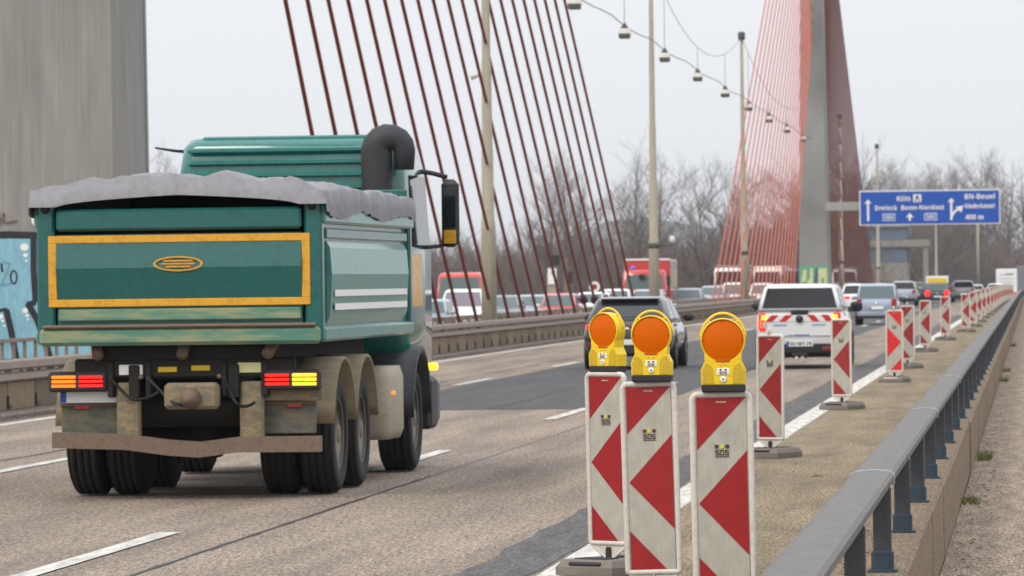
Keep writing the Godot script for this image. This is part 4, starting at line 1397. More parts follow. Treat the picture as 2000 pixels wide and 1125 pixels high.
func pickup() -> void:
	var P := {"L": 5.1, "W": 1.8, "H": 1.68, "belt": 1.17, "hood": 1.06, "zr0": 2.53, "zr1": 2.36, "zf1": -0.3, "zf0": -1.15, "paint": "white", "lit": true, "ly": 0.93, "lw": 0.15, "lh": 0.36, "py": 0.5, "top": 0.76, "wr": 0.37, "arches": true, "mirror": "trim_black", "bumper": "trim_black"}
	var c := car("pickup_truck", "white pickup truck with canopy and red and white tailgate stripes", "pickup", P, Vector3(-4.56, 0, -(101.0 + 2.55)), 0.0, "")
	var z := 2.55
	bx("tailgate", Vector3(0, 0.86, z + 0.005), Vector3(1.36, 0.44, 0.05), "paint_white", c, 0.02)
	var band := bx("stripe_band", Vector3(0, 1.005, z + 0.035), Vector3(1.36, 0.13, 0.012), "sign_white", c, 0.0)
	for q in [[-0.54, 1.0], [-0.27, 1.0], [0.27, -1.0], [0.54, -1.0]]:
		var s := S()
		var x: float = q[0]
		var k: float = q[1] * 0.06
		prism(s, PackedVector2Array([Vector2(x - 0.075 - k, 0.942), Vector2(x + 0.065 - k, 0.942), Vector2(x + 0.075 + k, 1.068), Vector2(x - 0.065 + k, 1.068)]), z + 0.03, z + 0.046)
		obj("red_stripe", s, "foil_red_new", band)
	bx("handle", Vector3(0, 1.12, z + 0.02), Vector3(0.34, 0.1, 0.08), "trim_black", c, 0.02)
	var s := S(true)
	lathe(s, [Vector2(0.075, 0.0), Vector2(0.07, 0.03), Vector2(0.06, 0.032), Vector2(0.0, 0.026)], 20, Transform3D(Basis(Vector3.RIGHT, PI / 2.0), Vector3(0, 0.985, z + 0.045)))
	var lg := obj("emblem", s, "trim_black", c)
	s = S()
	stroke(s, [Vector2(-0.045, 1.02), Vector2(-0.02, 0.95), Vector2(0.0, 0.985), Vector2(0.02, 0.95), Vector2(0.045, 1.02)], 0.012, z + 0.06, z + 0.084)
	stroke(s, [Vector2(-0.02, 1.035), Vector2(0.0, 0.995), Vector2(0.02, 1.035)], 0.012, z + 0.06, z + 0.084)
	obj("emblem_letters", s, "chrome", lg)
	for q in [[-0.38, 0.87, 0.26], [0.38, 0.87, 0.26]]: bx("pale_blue_print", Vector3(q[0], q[1], z + 0.034), Vector3(q[2], 0.035, 0.006), "paint_pale_blue", c, 0.0)
	words("tailgate_lettering", "www.", Vector3(-0.17, 0.665, z + 0.036), 0.1, 0.022, "plate_blue", c, true, 0.004)
	bx("blue_print_line", Vector3(0.04, 0.668, z + 0.034), Vector3(0.3, 0.022, 0.006), "plate_blue", c, 0.0)
	words("plate_lettering", "SU MT 79", Vector3(0.02, 0.5, 2.585), 0.42, 0.07, "plate_ink", c, true, 0.006)
	for q in [-1.0, 1.0]:
		bx("bumper_reflector", Vector3(q * 0.62, 0.4, z + 0.035), Vector3(0.36, 0.06, 0.03), "light_red_off", c, 0.008)
		bx("lamp_insert", Vector3(q * 0.7, 1.02, z + 0.045), Vector3(0.1, 0.09, 0.02), "light_amber", c, 0.01)
		bx("lamp_insert", Vector3(q * 0.76, 0.9, z + 0.045), Vector3(0.03, 0.18, 0.02), "light_orange", c, 0.006)
		bx("reversing_lamp", Vector3(q * 0.69, 0.87, z + 0.045), Vector3(0.06, 0.12, 0.02), "light_clear", c, 0.006)
	bx("tow_bar", Vector3(0, 0.27, z + 0.05), Vector3(0.34, 0.1, 0.12), "trim_black", c, 0.03)
	s = S(true)
	tube(s, [Vector3(0, 0.26, z + 0.1), Vector3(0, 0.27, z + 0.18), Vector3(0, 0.33, z + 0.2)], 0.022, 8)
	obj("tow_hook", s, "dark_steel", c)
	for x in [-0.06, 0.05]: bx("tow_socket", Vector3(x, 0.22, z + 0.11), Vector3(0.06, 0.05, 0.03), "plate_white", c, 0.01)
	bx("underbody", Vector3(0, 0.3, 1.7), Vector3(1.2, 0.14, 1.6), "chassis", c, 0.02)
	bx("large_mirror", Vector3(1.03, 1.2, -0.75), Vector3(0.2, 0.2, 0.12), "trim_black", c, 0.05)
	bx("canopy_seam", Vector3(0, 1.165, z - 0.02), Vector3(1.62, 0.012, 0.06), "grey_plastic", c, 0.0)

func dark_suv() -> void:
	var P := {"L": 4.7, "W": 1.84, "H": 1.46, "belt": 0.96, "hood": 0.9, "zr0": 2.24, "zr1": 1.45, "zf1": -0.4, "zf0": -1.25, "paint": "black", "lit": true, "ly": 0.86, "lw": 0.42, "lh": 0.1, "py": 0.55, "top": 0.72, "wr": 0.36, "arches": true, "mirror": "trim_black", "bumper": "paint_black"}
	var c := car("black_suv", "shiny black estate car with red tail lights behind the warning lamps", "car", P, Vector3(-8.07, 0, -(102.3 + 2.35)), 0.0, "")
	var s := S()
	pane(s, [Vector3(-0.6, 1.44, 1.4), Vector3(0.6, 1.44, 1.4), Vector3(0.57, 1.41, 1.68), Vector3(-0.57, 1.41, 1.68)], 0.035)
	obj("roof_spoiler", s, "paint_black", c)
	for sd in [-1.0, 1.0]:
		s = S(true)
		tube(s, [Vector3(sd * 0.6, 1.44, 1.25), Vector3(sd * 0.6, 1.5, 1.05), Vector3(sd * 0.6, 1.51, 0.0), Vector3(sd * 0.6, 1.45, -0.35)], 0.018, 7)
		obj("roof_rail", s, "chrome", c)
		bx("exhaust_trim", Vector3(sd * 0.6, 0.33, 2.36), Vector3(0.24, 0.05, 0.06), "chrome", c, 0.015)
		bx("bumper_reflector", Vector3(sd * 0.68, 0.52, 2.36), Vector3(0.26, 0.035, 0.03), "light_red_off", c, 0.006)
	bx("light_bar", Vector3(0, 0.865, 2.345), Vector3(1.0, 0.03, 0.03), "light_red_off", c, 0.006)
	bx("wiper", Vector3(0.1, 1.05, 2.16), Vector3(0.5, 0.015, 0.02), "trim_black", c, 0.0)

# ------------------------------------------------------------------ beacons with and without lamps

func beacons() -> void:
	# x, d, turn (degrees), mirrored, worn foil, adapter stub, lamp
	beacon_at(-2.56, 30.9, -33.0, false, "foil_red", false, "leftmost of the three beacons with lamps, turned away, on a grey foot", "leftmost orange lamp in yellow housing, turned slightly away", 1.6, -0.4)
	beacon_at(-2.06, 27.8, -3.0, false, "foil_red", false, "middle one of the three large beacons with lamps", "middle orange lamp in yellow housing, overlapping the leftmost one", -0.2, 1.2)
	beacon_at(-1.51, 25.1, 2.0, false, "foil_red", false, "rightmost and nearest of the three beacons with lamps", "rightmost orange lamp in yellow housing, standing alone", 0.0, 0.7)
	var list := [[-2.6, 50.9, true], [-2.57, 69.4, false], [-2.33, 87.0, true], [-2.42, 100.0, true], [-2.53, 122.0, false], [-2.42, 144.0, false], [-2.1, 164.0, false], [-2.06, 182.0, true], [-2.06, 200.0, true], [-2.06, 218.0, true], [-2.03, 236.0, true], [-2.0, 254.0, true], [-1.98, 272.0, false], [-1.97, 290.0, false], [-1.97, 308.0, false], [-1.98, 326.0, false], [-1.98, 344.0, false], [-2.0, 362.0, false], [-2.0, 380.0, false], [-2.02, 398.0, false], [-2.03, 416.0, false], [-2.05, 434.0, false]]
	for i in list.size():
		var q: Array = list[i]
		var mir := i == 2
		var lab: String = "%s red and white beacon behind the lamps, along the white edge line" % ORD[i]
		if i == 0: lab = "nearest beacon without a lamp, on a dark rubber foot left of the rail"
		if mir: lab = "bright beacon whose red chevron points right, unlike the others"
		beacon(q[0] + cx(q[1]), q[1], -26.0 if not mir else -14.0, mir, "foil_red_new" if mir else "foil_red_old", q[2], lab, rng.randf_range(-0.5, 0.5), rng.randf_range(-0.5, 0.5), i < 9)

func beacon_at(x: float, d: float, turn: float, mir: bool, red: String, stub: bool, lab: String, lamp_lab: String, lean: float, lean2: float) -> void:
	var t := beacon(x, d, turn, mir, red, stub, lab, lean, lean2, true)
	warning_lamp(t, lamp_lab)

var logo_done := {}

func beacon(x: float, d: float, turn: float, mir: bool, red: String, stub: bool, lab: String, lean: float, lean2: float, detail: bool) -> Node3D:
	var t := thing("guide_beacon", lab, "beacon", at(x, 0.008, d) - Vector3(cx(d), 0, 0), deg_to_rad(turn), "red and white guide beacons")
	var up := Transform3D(Basis(Vector3.BACK, deg_to_rad(lean2)) * Basis(Vector3.RIGHT, deg_to_rad(lean)), Vector3.ZERO)
	var pw := 0.124
	var y0 := 0.195
	var y1 := 1.2
	if not logo_done.has("frame"):
		var f := S(true)
		var pts := []
		var c := 0.03
		var fw := 0.141
		var f0 := y0 - 0.01
		var f1 := y1 + 0.01
		for q in [[fw - c, f1 - c, 0.0], [-fw + c, f1 - c, 90.0], [-fw + 0.012, f0 + 0.012, 180.0], [fw - 0.012, f0 + 0.012, 270.0]]:
			var cc: float = c if q[2] < 100.0 else 0.012
			for k in 5:
				var a := deg_to_rad(q[2] + k * 22.5)
				pts.append(Vector3(q[0] + cos(a) * cc, q[1] + sin(a) * cc, 0))
		pts.append(pts[0])
		pts.append(pts[1])
		tube(f, pts, 0.0165, 9, false)
		logo_done["frame"] = meshed(f)
		var p := S()
		box(p, Vector3(0, (y0 + y1) / 2.0, 0), Vector3(pw * 2.0, y1 - y0, 0.012), 0.002)
		logo_done["panel"] = meshed(p)
		var b := S()
		prism(b, PackedVector2Array([Vector2(-0.13, 0.178), Vector2(0.13, 0.178), Vector2(0.03, 0.1), Vector2(-0.03, 0.1)]), -0.006, 0.006)
		logo_done["plate"] = meshed(b)
		var e := S(true)
		tube(e, [Vector3(-0.135, 0.178, 0.0), Vector3(-0.03, 0.097, 0.0), Vector3(0.03, 0.097, 0.0), Vector3(0.135, 0.178, 0.0)], 0.01, 6)
		logo_done["rim"] = meshed(e)
		var st := S()
		box(st, Vector3(0, 0.1, 0), Vector3(0.04, 0.12, 0.04), 0.003)
		logo_done["stem"] = meshed(st)
		var ft := S()
		loft(ft, [lring(0.215, 0.26, 0.0), lring(0.215, 0.26, 0.05), lring(0.19, 0.23, 0.09), lring(0.18, 0.22, 0.096)])
		logo_done["foot"] = meshed(ft)
		var rc := S()
		for zz in [-0.13, 0.13]: box(rc, Vector3(0, 0.0975, zz), Vector3(0.24, 0.012, 0.14), 0.004)
		logo_done["tread"] = meshed(rc)
		var lip := S()
		box(lip, Vector3(0, 0.07, 0.247), Vector3(0.24, 0.022, 0.024), 0.004, Basis(Vector3.RIGHT, 0.6))
		logo_done["grip"] = meshed(lip)
		var bl := S(true)
		lathe(bl, [Vector2(0.011, 0), Vector2(0.011, 0.006), Vector2(0.0, 0.008)], 8, Transform3D(Basis(Vector3.RIGHT, PI / 2.0), Vector3.ZERO))
		logo_done["bolt"] = meshed(bl)
		for mm in 2:
			var sg := -1.0 if mm == 1 else 1.0
			for k in 3:
				var poly: Array = [[Vector2(-pw, y1), Vector2(pw, y1), Vector2(-pw, y1 - 0.262)], [Vector2(pw, y1 - 0.268), Vector2(-pw + 0.004, y1 - 0.525), Vector2(pw, y1 - 0.782)], [Vector2(-pw, y1 - 0.79), Vector2(-pw, y0), Vector2(pw - 0.05, y0)]][k]
				var pp := PackedVector2Array()
				for v in poly: pp.append(Vector2(v.x * sg * 0.985, clampf(v.y, y0 + 0.006, y1 - 0.006)))
				var rs := S()
				prism(rs, pp, 0.004, 0.0076)
				logo_done["red%d%d" % [mm, k]] = meshed(rs)
	put("frame", logo_done.frame, "frame_white", t, up)
	var panel := put("panel", logo_done.panel, "foil_white", t, up)
	for k in 3: put("red_chevron" if k == 1 else "red_corner", logo_done["red%d%d" % [1 if mir else 0, k]], red, panel)
	put("bracket_plate", logo_done.plate, "frame_white", t, up)
	put("bracket_rim", logo_done.rim, "frame_white", t, up)
	put("stem", logo_done.stem, "dark_steel", t)
	var foot := put("foot", logo_done.foot, "rubber", t)
	put("tread", logo_done.tread, "rubber_black", foot)
	put("grip", logo_done.grip, "rubber_black" if not mir else "frame_white", foot)
	if detail:
		for yy in [0.165, 0.118]: put("bolt", logo_done.bolt, "bolt", t, up * Transform3D(Basis.IDENTITY, Vector3(0, yy, 0.006)))
		# printed maker's mark: three squares over letters
		var cy := y1 - 0.258
		for k in 3:
			bx("logo_square", up * Vector3(-0.026 + 0.026 * k, cy + 0.012, 0.0085), Vector3(0.0175, 0.0175, 0.003), "yellow_print" if k == 1 else "brown_print", t, 0.0)
		sos("logo_lettering", up * Vector3(0, cy - 0.018, 0.0085), 0.071, 0.026, 0.0042, "brown_print", t)
		bx("logo_underline", up * Vector3(0, cy - 0.038, 0.0085), Vector3(0.068, 0.003, 0.003), "brown_print", t, 0.0)
		bx("foil_mark", up * Vector3(0, y1 - 0.028, 0.0085), Vector3(0.05, 0.006, 0.002), "foil_white", t, 0.0)
	if stub:
		var a := S(true)
		lathe(a, [Vector2(0.019, y1 + 0.02), Vector2(0.019, y1 + 0.085), Vector2(0.012, y1 + 0.09)], 10)
		obj("lamp_adapter", a, "frame_white", t)
	return t

# the square letters S O S
func sos(called: String, c: Vector3, w: float, h: float, k: float, m: String, parent: Node3D) -> void:
	var s := S()
	var lw := w / 3.0 - k * 1.1
	for i in 3:
		var x := c.x + (i - 1) * w / 3.0
		for yy in ([1.0, 0.0, -1.0] if i != 1 else [1.0, -1.0]):
			box(s, Vector3(x, c.y + yy * (h - k) / 2.0, c.z), Vector3(lw, k, 0.003))
		for q in ([[-1.0, 1.0], [1.0, -1.0]] if i != 1 else [[-1.0, 1.0], [1.0, -1.0], [-1.0, -1.0], [1.0, 1.0]]):
			box(s, Vector3(x + q[0] * (lw - k) / 2.0, c.y + q[1] * h / 4.0, c.z + 0.0004), Vector3(k, h / 2.0 - k * 0.5, 0.003))
	obj(called, s, m, parent)

func warning_lamp(b: Node3D, lab: String) -> void:
	var t := thing("warning_lamp", lab, "warning lamp", b.position + Vector3(0, 1.222, 0), b.rotation.y, "orange warning lamps on the beacons")
	var y := 0.0
	var s := S()
	box(s, Vector3(0, 0.018, 0), Vector3(0.215, 0.036, 0.1), 0.006)
	obj("base_strip", s, "rubber_black", t)
	s = S()
	var out := PackedVector2Array([Vector2(-0.108, 0.036), Vector2(0.108, 0.036), Vector2(0.111, 0.106), Vector2(0.09, 0.15), Vector2(0.092, 0.19)])
	for k in 9:   # round seat of the lens
		var a := deg_to_rad(-34.0 - 112.0 * k / 8.0)
		out.append(Vector2(cos(a) * 0.1085, 0.252 + sin(a) * 0.1085))
	out.append_array(PackedVector2Array([Vector2(-0.092, 0.19), Vector2(-0.09, 0.15), Vector2(-0.111, 0.106)]))
	prism(s, out, -0.046, 0.043)
	var inner := PackedVector2Array()
	for p in out: inner.append(Vector2(p.x * 0.965, 0.036 + (p.y - 0.036) * 0.98 + 0.002))
	prism(s, inner, -0.05, 0.047)
	var hs := obj("housing", s, "lamp_yellow", t)
	for sd in [-1.0, 1.0]:   # dull recessed side fields
		s = S()
		pane(s, [Vector3(sd * 0.046, 0.042, 0.0475), Vector3(sd * 0.101, 0.042, 0.0475), Vector3(sd * 0.103, 0.104, 0.0475), Vector3(sd * 0.084, 0.14, 0.0475), Vector3(sd * 0.062, 0.132, 0.0475), Vector3(sd * 0.049, 0.112, 0.0475)], 0.005)
		obj("side_field", s, "lamp_yellow_dull", hs)
	var cy := 0.252
	var xf := Transform3D(Basis(Vector3.RIGHT, PI / 2.0), Vector3(0, cy, 0))
	s = S(true)
	lathe(s, [Vector2(0.1, -0.045), Vector2(0.107, -0.042), Vector2(0.109, -0.02), Vector2(0.11, 0.034), Vector2(0.108, 0.044), Vector2(0.104, 0.046), Vector2(0.102, 0.04), Vector2(0.1, 0.0)], 44, xf, false)
	obj("lens_ring", s, "lamp_yellow", t)
	for fb in [1.0, -1.0]:
		s = S(true)
		var prof := []
		for k in 27:
			var r := 0.1015 * (1.0 - k / 26.0)
			prof.append(Vector2(r, 0.036 + 0.016 * (1.0 - pow(r / 0.1015, 2.0)) + (0.0024 if k % 2 == 1 else 0.0)))
		lathe(s, prof, 44, Transform3D(Basis(Vector3.RIGHT, PI / 2.0 * fb), Vector3(0, cy, 0)))
		var ln := obj("lens", s, "lens_orange", t)
		if fb > 0.0:
			s = S()
			box(s, Vector3(0, cy - 0.1, 0.043), Vector3(0.07, 0.013, 0.014), 0.003)
			obj("lens_clip", s, "lens_orange_deep", ln)
			for q in [[0.0, 0.094], [-0.094, 0.0], [0.094, 0.0]]:
				s = S()
				box(s, Vector3(q[0], cy + q[1], 0.04), Vector3(0.006, 0.006, 0.008), 0.001)
				obj("lens_notch", s, "brown_print", ln)
	# carrying handle
	s = S(true)
	var pts := []
	for k in 19:
		var a := deg_to_rad(4.0 + 172.0 * k / 18.0)
		pts.append(Vector3(cos(a) * 0.112, cy + sin(a) * 0.134, -0.012))
	tube(s, pts, 0.0062, 8)
	obj("handle", s, "lamp_yellow", t)
	for sd in [-1.0, 1.0]:
		s = S(true)
		tube(s, [Vector3(sd * 0.064, cy + 0.086, -0.012), Vector3(sd * 0.074, cy + 0.101, -0.012)], 0.006, 6)
		obj("handle_strut", s, "lamp_yellow", t)
	s = S()
	box(s, Vector3(0, 0.1, 0.049), Vector3(0.064, 0.033, 0.004), 0.002)
	var st := obj("sticker", s, "plate_white", t)
	for k in [-1.0, 1.0]: bx("sticker_square", Vector3(k * 0.012, 0.109, 0.0515), Vector3(0.0085, 0.0085, 0.002), "brown_print", st, 0.0)
	sos("sticker_lettering", Vector3(0, 0.094, 0.0518), 0.038, 0.013, 0.0024, "grey_print", st)
	s = S(true)
	lathe(s, [Vector2(0.0165, 0.0), Vector2(0.0155, 0.006), Vector2(0.011, 0.008), Vector2(0.0, 0.0065)], 18, Transform3D(Basis(Vector3.RIGHT, PI / 2.0), Vector3(0, 0.062, 0.0465)))
	var lk := obj("lock", s, "plate_white", t)
	s = S()
	prism(s, circle(Vector2(0, 0.062), 0.0045, 0.0045, 8), 0.05, 0.0555)
	obj("keyhole", s, "plate_blue", lk)
	for k in [-1.0, 1.0]: bx("vent_hole", Vector3(k * 0.014, 0.131, 0.0475), Vector3(0.004, 0.004, 0.004), "brown_print", t, 0.0)

# ------------------------------------------------------------------ the green tipper truck

func truck() -> void:
	var t := thing("tipper_truck", "green tipper truck with yellow framed tailgate, grey tarpaulin and lit rear lamps", "truck", Vector3(-7.03, 0.008, -42.0), deg_to_rad(-0.7))
	var hw := 1.17
	var L := 5.5
	# body
	for sd in [-1.0, 1.0]:
		bx("side_wall", Vector3(sd * (hw - 0.03), 1.87, -L / 2.0), Vector3(0.06, 1.0, L), "teal", t, 0.01)
		bx("upper_beam", Vector3(sd * (hw + 0.01), 2.36, -L / 2.0), Vector3(0.1, 0.16, L + 0.02), "teal_pale", t, 0.02)
		bx("side_channel", Vector3(sd * (hw + 0.012), 2.2, -L / 2.0), Vector3(0.03, 0.09, L - 0.5), "teal", t, 0.012)
		bx("lower_beam", Vector3(sd * hw, 1.36, -L / 2.0), Vector3(0.1, 0.12, L), "teal_pale", t, 0.02)
		var pr := S()   # side panel bent along its length
		prism(pr, PackedVector2Array([Vector2(0, 1.44), Vector2(0.03, 1.52), Vector2(0.05, 1.86), Vector2(0.035, 2.08), Vector2(0, 2.14)]), 0.35, L - 0.35, Transform3D(Basis.from_scale(Vector3(sd, 1, -1)), Vector3(sd * (hw + 0.002), 0, 0)))
		obj("bent_side_panel", pr, "teal_pale", t)
		for yy in [1.70, 1.585]:
			bx("white_stripe", Vector3(sd * (hw + 0.053), yy, -L / 2.0), Vector3(0.006, 0.055, L - 1.0), "sign_white", t, 0.0)
		bx("rear_post", Vector3(sd * (hw - 0.045), 1.88, -0.02), Vector3(0.15, 1.16, 0.14), "teal", t, 0.02)
		bx("front_post", Vector3(sd * (hw - 0.01), 1.88, -L + 0.1), Vector3(0.11, 1.16, 0.14), "teal", t, 0.02)
		bx("tailgate_hinge", Vector3(sd * (hw - 0.05), 2.44, 0.05), Vector3(0.07, 0.1, 0.08), "chassis", t, 0.02)
	bx("front_wall", Vector3(0, 2.0, -L), Vector3(hw * 2.0, 1.3, 0.08), "teal", t, 0.01)
	bx("load_floor", Vector3(0, 1.42, -L / 2.0), Vector3(hw * 2.0 - 0.08, 0.06, L - 0.1), "chassis", t, 0.0)
	bx("load_heap", Vector3(0, 2.2, -3.3), Vector3(1.7, 0.7, 4.0), "chassis", t, 0.2)
	bx("load", Vector3(0, 1.9, -L / 2.0), Vector3(hw * 2.0 - 0.14, 0.98, L - 0.6), "chassis", t, 0.1)
	# tailgate: a panel creased along its middle
	var s := S()
	prism(s, PackedVector2Array([Vector2(-0.04, 1.44), Vector2(0.03, 1.44), Vector2(0.035, 1.62), Vector2(0.05, 1.66), Vector2(0.09, 1.93), Vector2(0.055, 2.14), Vector2(0.03, 2.18), Vector2(0.03, 2.21), Vector2(-0.04, 2.21)]), -1.03, 1.03, Transform3D(Basis(Vector3.UP, -PI / 2.0), Vector3.ZERO))
	var tg := obj("tailgate", s, "teal", t)
	bx("tailgate_top_beam", Vector3(0, 2.33, 0.02), Vector3(2.06, 0.18, 0.12), "teal", t, 0.02)
	bx("tailgate_bottom_beam", Vector3(0, 1.36, 0.02), Vector3(2.36, 0.15, 0.16), "mudded_teal", t, 0.03)
	bx("tailgate_lip", Vector3(0, 1.445, 0.08), Vector3(2.3, 0.03, 0.08), "brown_steel", t, 0.01)
	bx("dusty_sill", Vector3(0, 1.54, 0.045), Vector3(2.04, 0.1, 0.03), "mudded_teal", tg, 0.01)
	for q in [[2.17, 0.05], [1.64, 0.052]]: bx("yellow_frame_line", Vector3(0, q[0], q[1]), Vector3(2.2, 0.062, 0.024), "truck_yellow", tg, 0.004)
	for sd in [-1.0, 1.0]: bx("yellow_frame_upright", Vector3(sd * 1.065, 1.905, 0.05), Vector3(0.07, 0.468, 0.026), "truck_yellow", tg, 0.004)
	s = S()   # oval emblem
	var xe := Transform3D(Basis(Vector3.RIGHT, 0.0), Vector3(0, 1.96, 0.075))
	for k in 28:
		var a := TAU * k / 28.0
		var b := TAU * (k + 1) / 28.0
		pane(s, [xe * Vector3(cos(a) * 0.21, sin(a) * 0.062, 0.012), xe * Vector3(cos(b) * 0.21, sin(b) * 0.062, 0.012), xe * Vector3(cos(b) * 0.19, sin(b) * 0.05, 0.012), xe * Vector3(cos(a) * 0.19, sin(a) * 0.05, 0.012)], 0.02)
	var em := obj("emblem_ring", s, "truck_yellow", tg)
	for q in [-0.03, -0.006, 0.018]: bx("emblem_bar", xe * Vector3(0, q + 0.006, 0.012), Vector3(0.3 - absf(q) * 3.0, 0.013, 0.018), "truck_yellow", em, 0.0)
	# tarpaulin
	s = S(true)
	var rows := []
	var nz := 60
	var n1 := noise(0.9, 31, 3)
	var n2 := noise(2.6, 35, 2)
	for i in nz + 1:
		var u := i / float(nz)
		var z := 0.07 - u * (L + 0.1)
		var row := []
		for j in 37:
			var v := j / 36.0 * 2.0 - 1.0
			var x := clampf(v * 1.14, -1.0, 1.0) * (hw + 0.075)
			var hang := maxf(0.0, absf(v) - 0.88) / 0.12
			var yy := 2.5 + 0.2 * pow(cos(clampf(v * 1.0, -1, 1) * PI / 2.0), 0.6) * (1.0 - 0.35 * u) + 0.06 * n1.get_noise_2d(x * 3.0, z * 1.6) + 0.02 * n2.get_noise_2d(x * 2.0 + z, z * 3.0)
			var low := 2.36 + 0.03 * sin(z * 2.3) + 0.03 * n1.get_noise_2d(7.0, z * 4.0)
			yy = lerpf(yy, low, smoothstep(0.0, 1.0, hang))
			x += signf(v) * 0.035 * hang * n1.get_noise_2d(z * 5.0, 3.0)
			row.append(Vector3(x, yy, z))
		rows.append(row)
	# flap hanging over the rear edge
	var flap := []
	for j in 37:
		var p: Vector3 = rows[0][j]
		var mid := clampf(1.0 - absf(p.x) / 1.0, 0.0, 1.0)
		flap.append(Vector3(p.x, minf(p.y, lerpf(2.44, 2.53, sqrt(mid))), 0.115 + 0.02 * n1.get_noise_2d(p.x * 6.0, 1.0)))
	rows.push_front(flap)
	for i in rows.size() - 1:
		for j in 36: quad(s, rows[i][j], rows[i][j + 1], rows[i + 1][j + 1], rows[i + 1][j])
	obj("tarpaulin", s, "tarp", t)
	# chassis
	for sd in [-1.0, 1.0]: bx("frame_rail", Vector3(sd * 0.42, 0.98, -3.7), Vector3(0.09, 0.28, 7.2), "chassis", t, 0.01)
	bx("tipping_frame", Vector3(0, 1.2, -2.8), Vector3(1.5, 0.16, 5.3), "chassis", t, 0.01)
	bx("rear_crossmember", Vector3(0, 1.09, -0.2), Vector3(1.86, 0.17, 0.12), "chassis", t, 0.02)
	for q in [-0.62, -0.3, 0.34, 0.68]: bx("crossmember_bracket", Vector3(q, 1.0, -0.19), Vector3(0.05, 0.3, 0.16), "chassis", t, 0.01)
	for q in [-0.7, -0.36, 0.3, 0.74]:
		s = S(true)
		lathe(s, [Vector2(0.02, 0.0), Vector2(0.02, 0.014), Vector2(0.0, 0.018)], 7, Transform3D(Basis(Vector3.RIGHT, PI / 2.0), Vector3(q, 1.02, -0.11)))
		obj("bolt_head", s, "brown_steel", t)
	bx("coupling_plate", Vector3(0.08, 0.86, -0.06), Vector3(0.46, 0.22, 0.14), "mudded", t, 0.03)
	s = S(true)
	tube(s, [Vector3(0.08, 0.84, 0.0), Vector3(0.08, 0.84, 0.09), Vector3(0.08, 0.8, 0.12)], [0.09, 0.08, 0.05], 12)
	obj("tow_coupling", s, "brown_steel", t)
	for sd in [-1.0, 1.0]: bx("drop_arm", Vector3(sd * 0.52 + 0.04, 0.7, -0.2), Vector3(0.2, 0.55, 0.1), "mudded", t, 0.02)
	bx("differential", Vector3(0, 0.52, -1.25), Vector3(0.5, 0.42, 0.5), "chassis", t, 0.15)
	for z in [-1.25, -2.6]: bx("axle", Vector3(0, 0.5, z), Vector3(1.5, 0.16, 0.16), "chassis", t, 0.05)
	for q in [[-0.45, 1.08, "plate_white"], [0.55, 1.09, "spray_sand"], [-0.14, 1.08, "lamp_yellow_dull"], [0.14, 1.09, "lamp_yellow_dull"]]:
		bx("reflector_plate", Vector3(q[0], q[1], -0.135), Vector3(0.2 if q[2] != "lamp_yellow_dull" else 0.16, 0.085 if q[2] != "lamp_yellow_dull" else 0.045, 0.02), q[2], t, 0.004)
	s = S()   # underrun bar, bent down in the middle
	var ub := []
	for q in [[-1.12, 0.5], [-0.5, 0.48], [-0.15, 0.43], [0.12, 0.41], [0.45, 0.45], [1.14, 0.45]]:
		ub.append([Vector3(q[0], q[1] - 0.065, -0.24), Vector3(q[0], q[1] - 0.065, -0.1), Vector3(q[0], q[1] + 0.065, -0.1), Vector3(q[0], q[1] + 0.065, -0.24)])
	loft(s, ub)
	obj("underrun_bar", s, "brown_steel", t)
	for sd in [-1.0, 1.0]:
		var lx: float = sd * 0.9
		bx("lamp_housing", Vector3(lx, 0.985, -0.16), Vector3(0.5, 0.17, 0.1), "dark_plastic", t, 0.02)
		var lamp := Node3D.new()
		lamp.name = "tail_lamp"
		t.add_child(lamp, true)
		var yell: bool = sd > 0.0
		for k in 3:
			bx("lamp_bar", Vector3(lx - sd * 0.115, 1.025 - k * 0.037, -0.105), Vector3(0.2, 0.022, 0.03), "light_red", lamp, 0.004)
			bx("turn_bar", Vector3(lx + sd * 0.115, 1.025 - k * 0.037, -0.105), Vector3(0.2, 0.024, 0.03), "light_amber" if yell else "light_orange", lamp, 0.004)
		bx("mud_flap", Vector3(sd * 0.8, 0.66, -0.32), Vector3(0.56, 0.26, 0.03), "mud_flap", t, 0.01)
		bx("flap_edge", Vector3(sd * 0.8, 0.79, -0.31), Vector3(0.58, 0.03, 0.06), "brown_steel", t, 0.008)
		bx("red_reflector", Vector3(lx, 0.77, -0.29), Vector3(0.13, 0.035, 0.02), "light_red_off", t, 0.004)
		# rear mudguards, one arch to each axle
		for z in [-1.25, -2.6]:
			s = S(true)
			var ra := []
			var rb := []
			for k in 13:
				var a := deg_to_rad(8.0 + 164.0 * k / 12.0)
				ra.append([Vector3(sd * 0.56, 0.52 + sin(a) * 0.61, z + cos(a) * 0.64), Vector3(sd * 1.19, 0.52 + sin(a) * 0.61, z + cos(a) * 0.64), Vector3(sd * 1.19, 0.52 + sin(a) * 0.64, z + cos(a) * 0.67), Vector3(sd * 0.56, 0.52 + sin(a) * 0.64, z + cos(a) * 0.67)])
			loft(s, ra)
			obj("mudguard", s, "mudded", t)
			for xo in [0.66, 1.0]: wheel(t, Vector3(sd * xo, 0.5, z), 0.5, 0.29, sd, "rim_dirty", 0)
		wheel(t, Vector3(sd * 0.98, 0.5, -6.2), 0.5, 0.32, sd, "rim_dirty", 0)
		s = S(true)   # front mudguard
		var fr := []
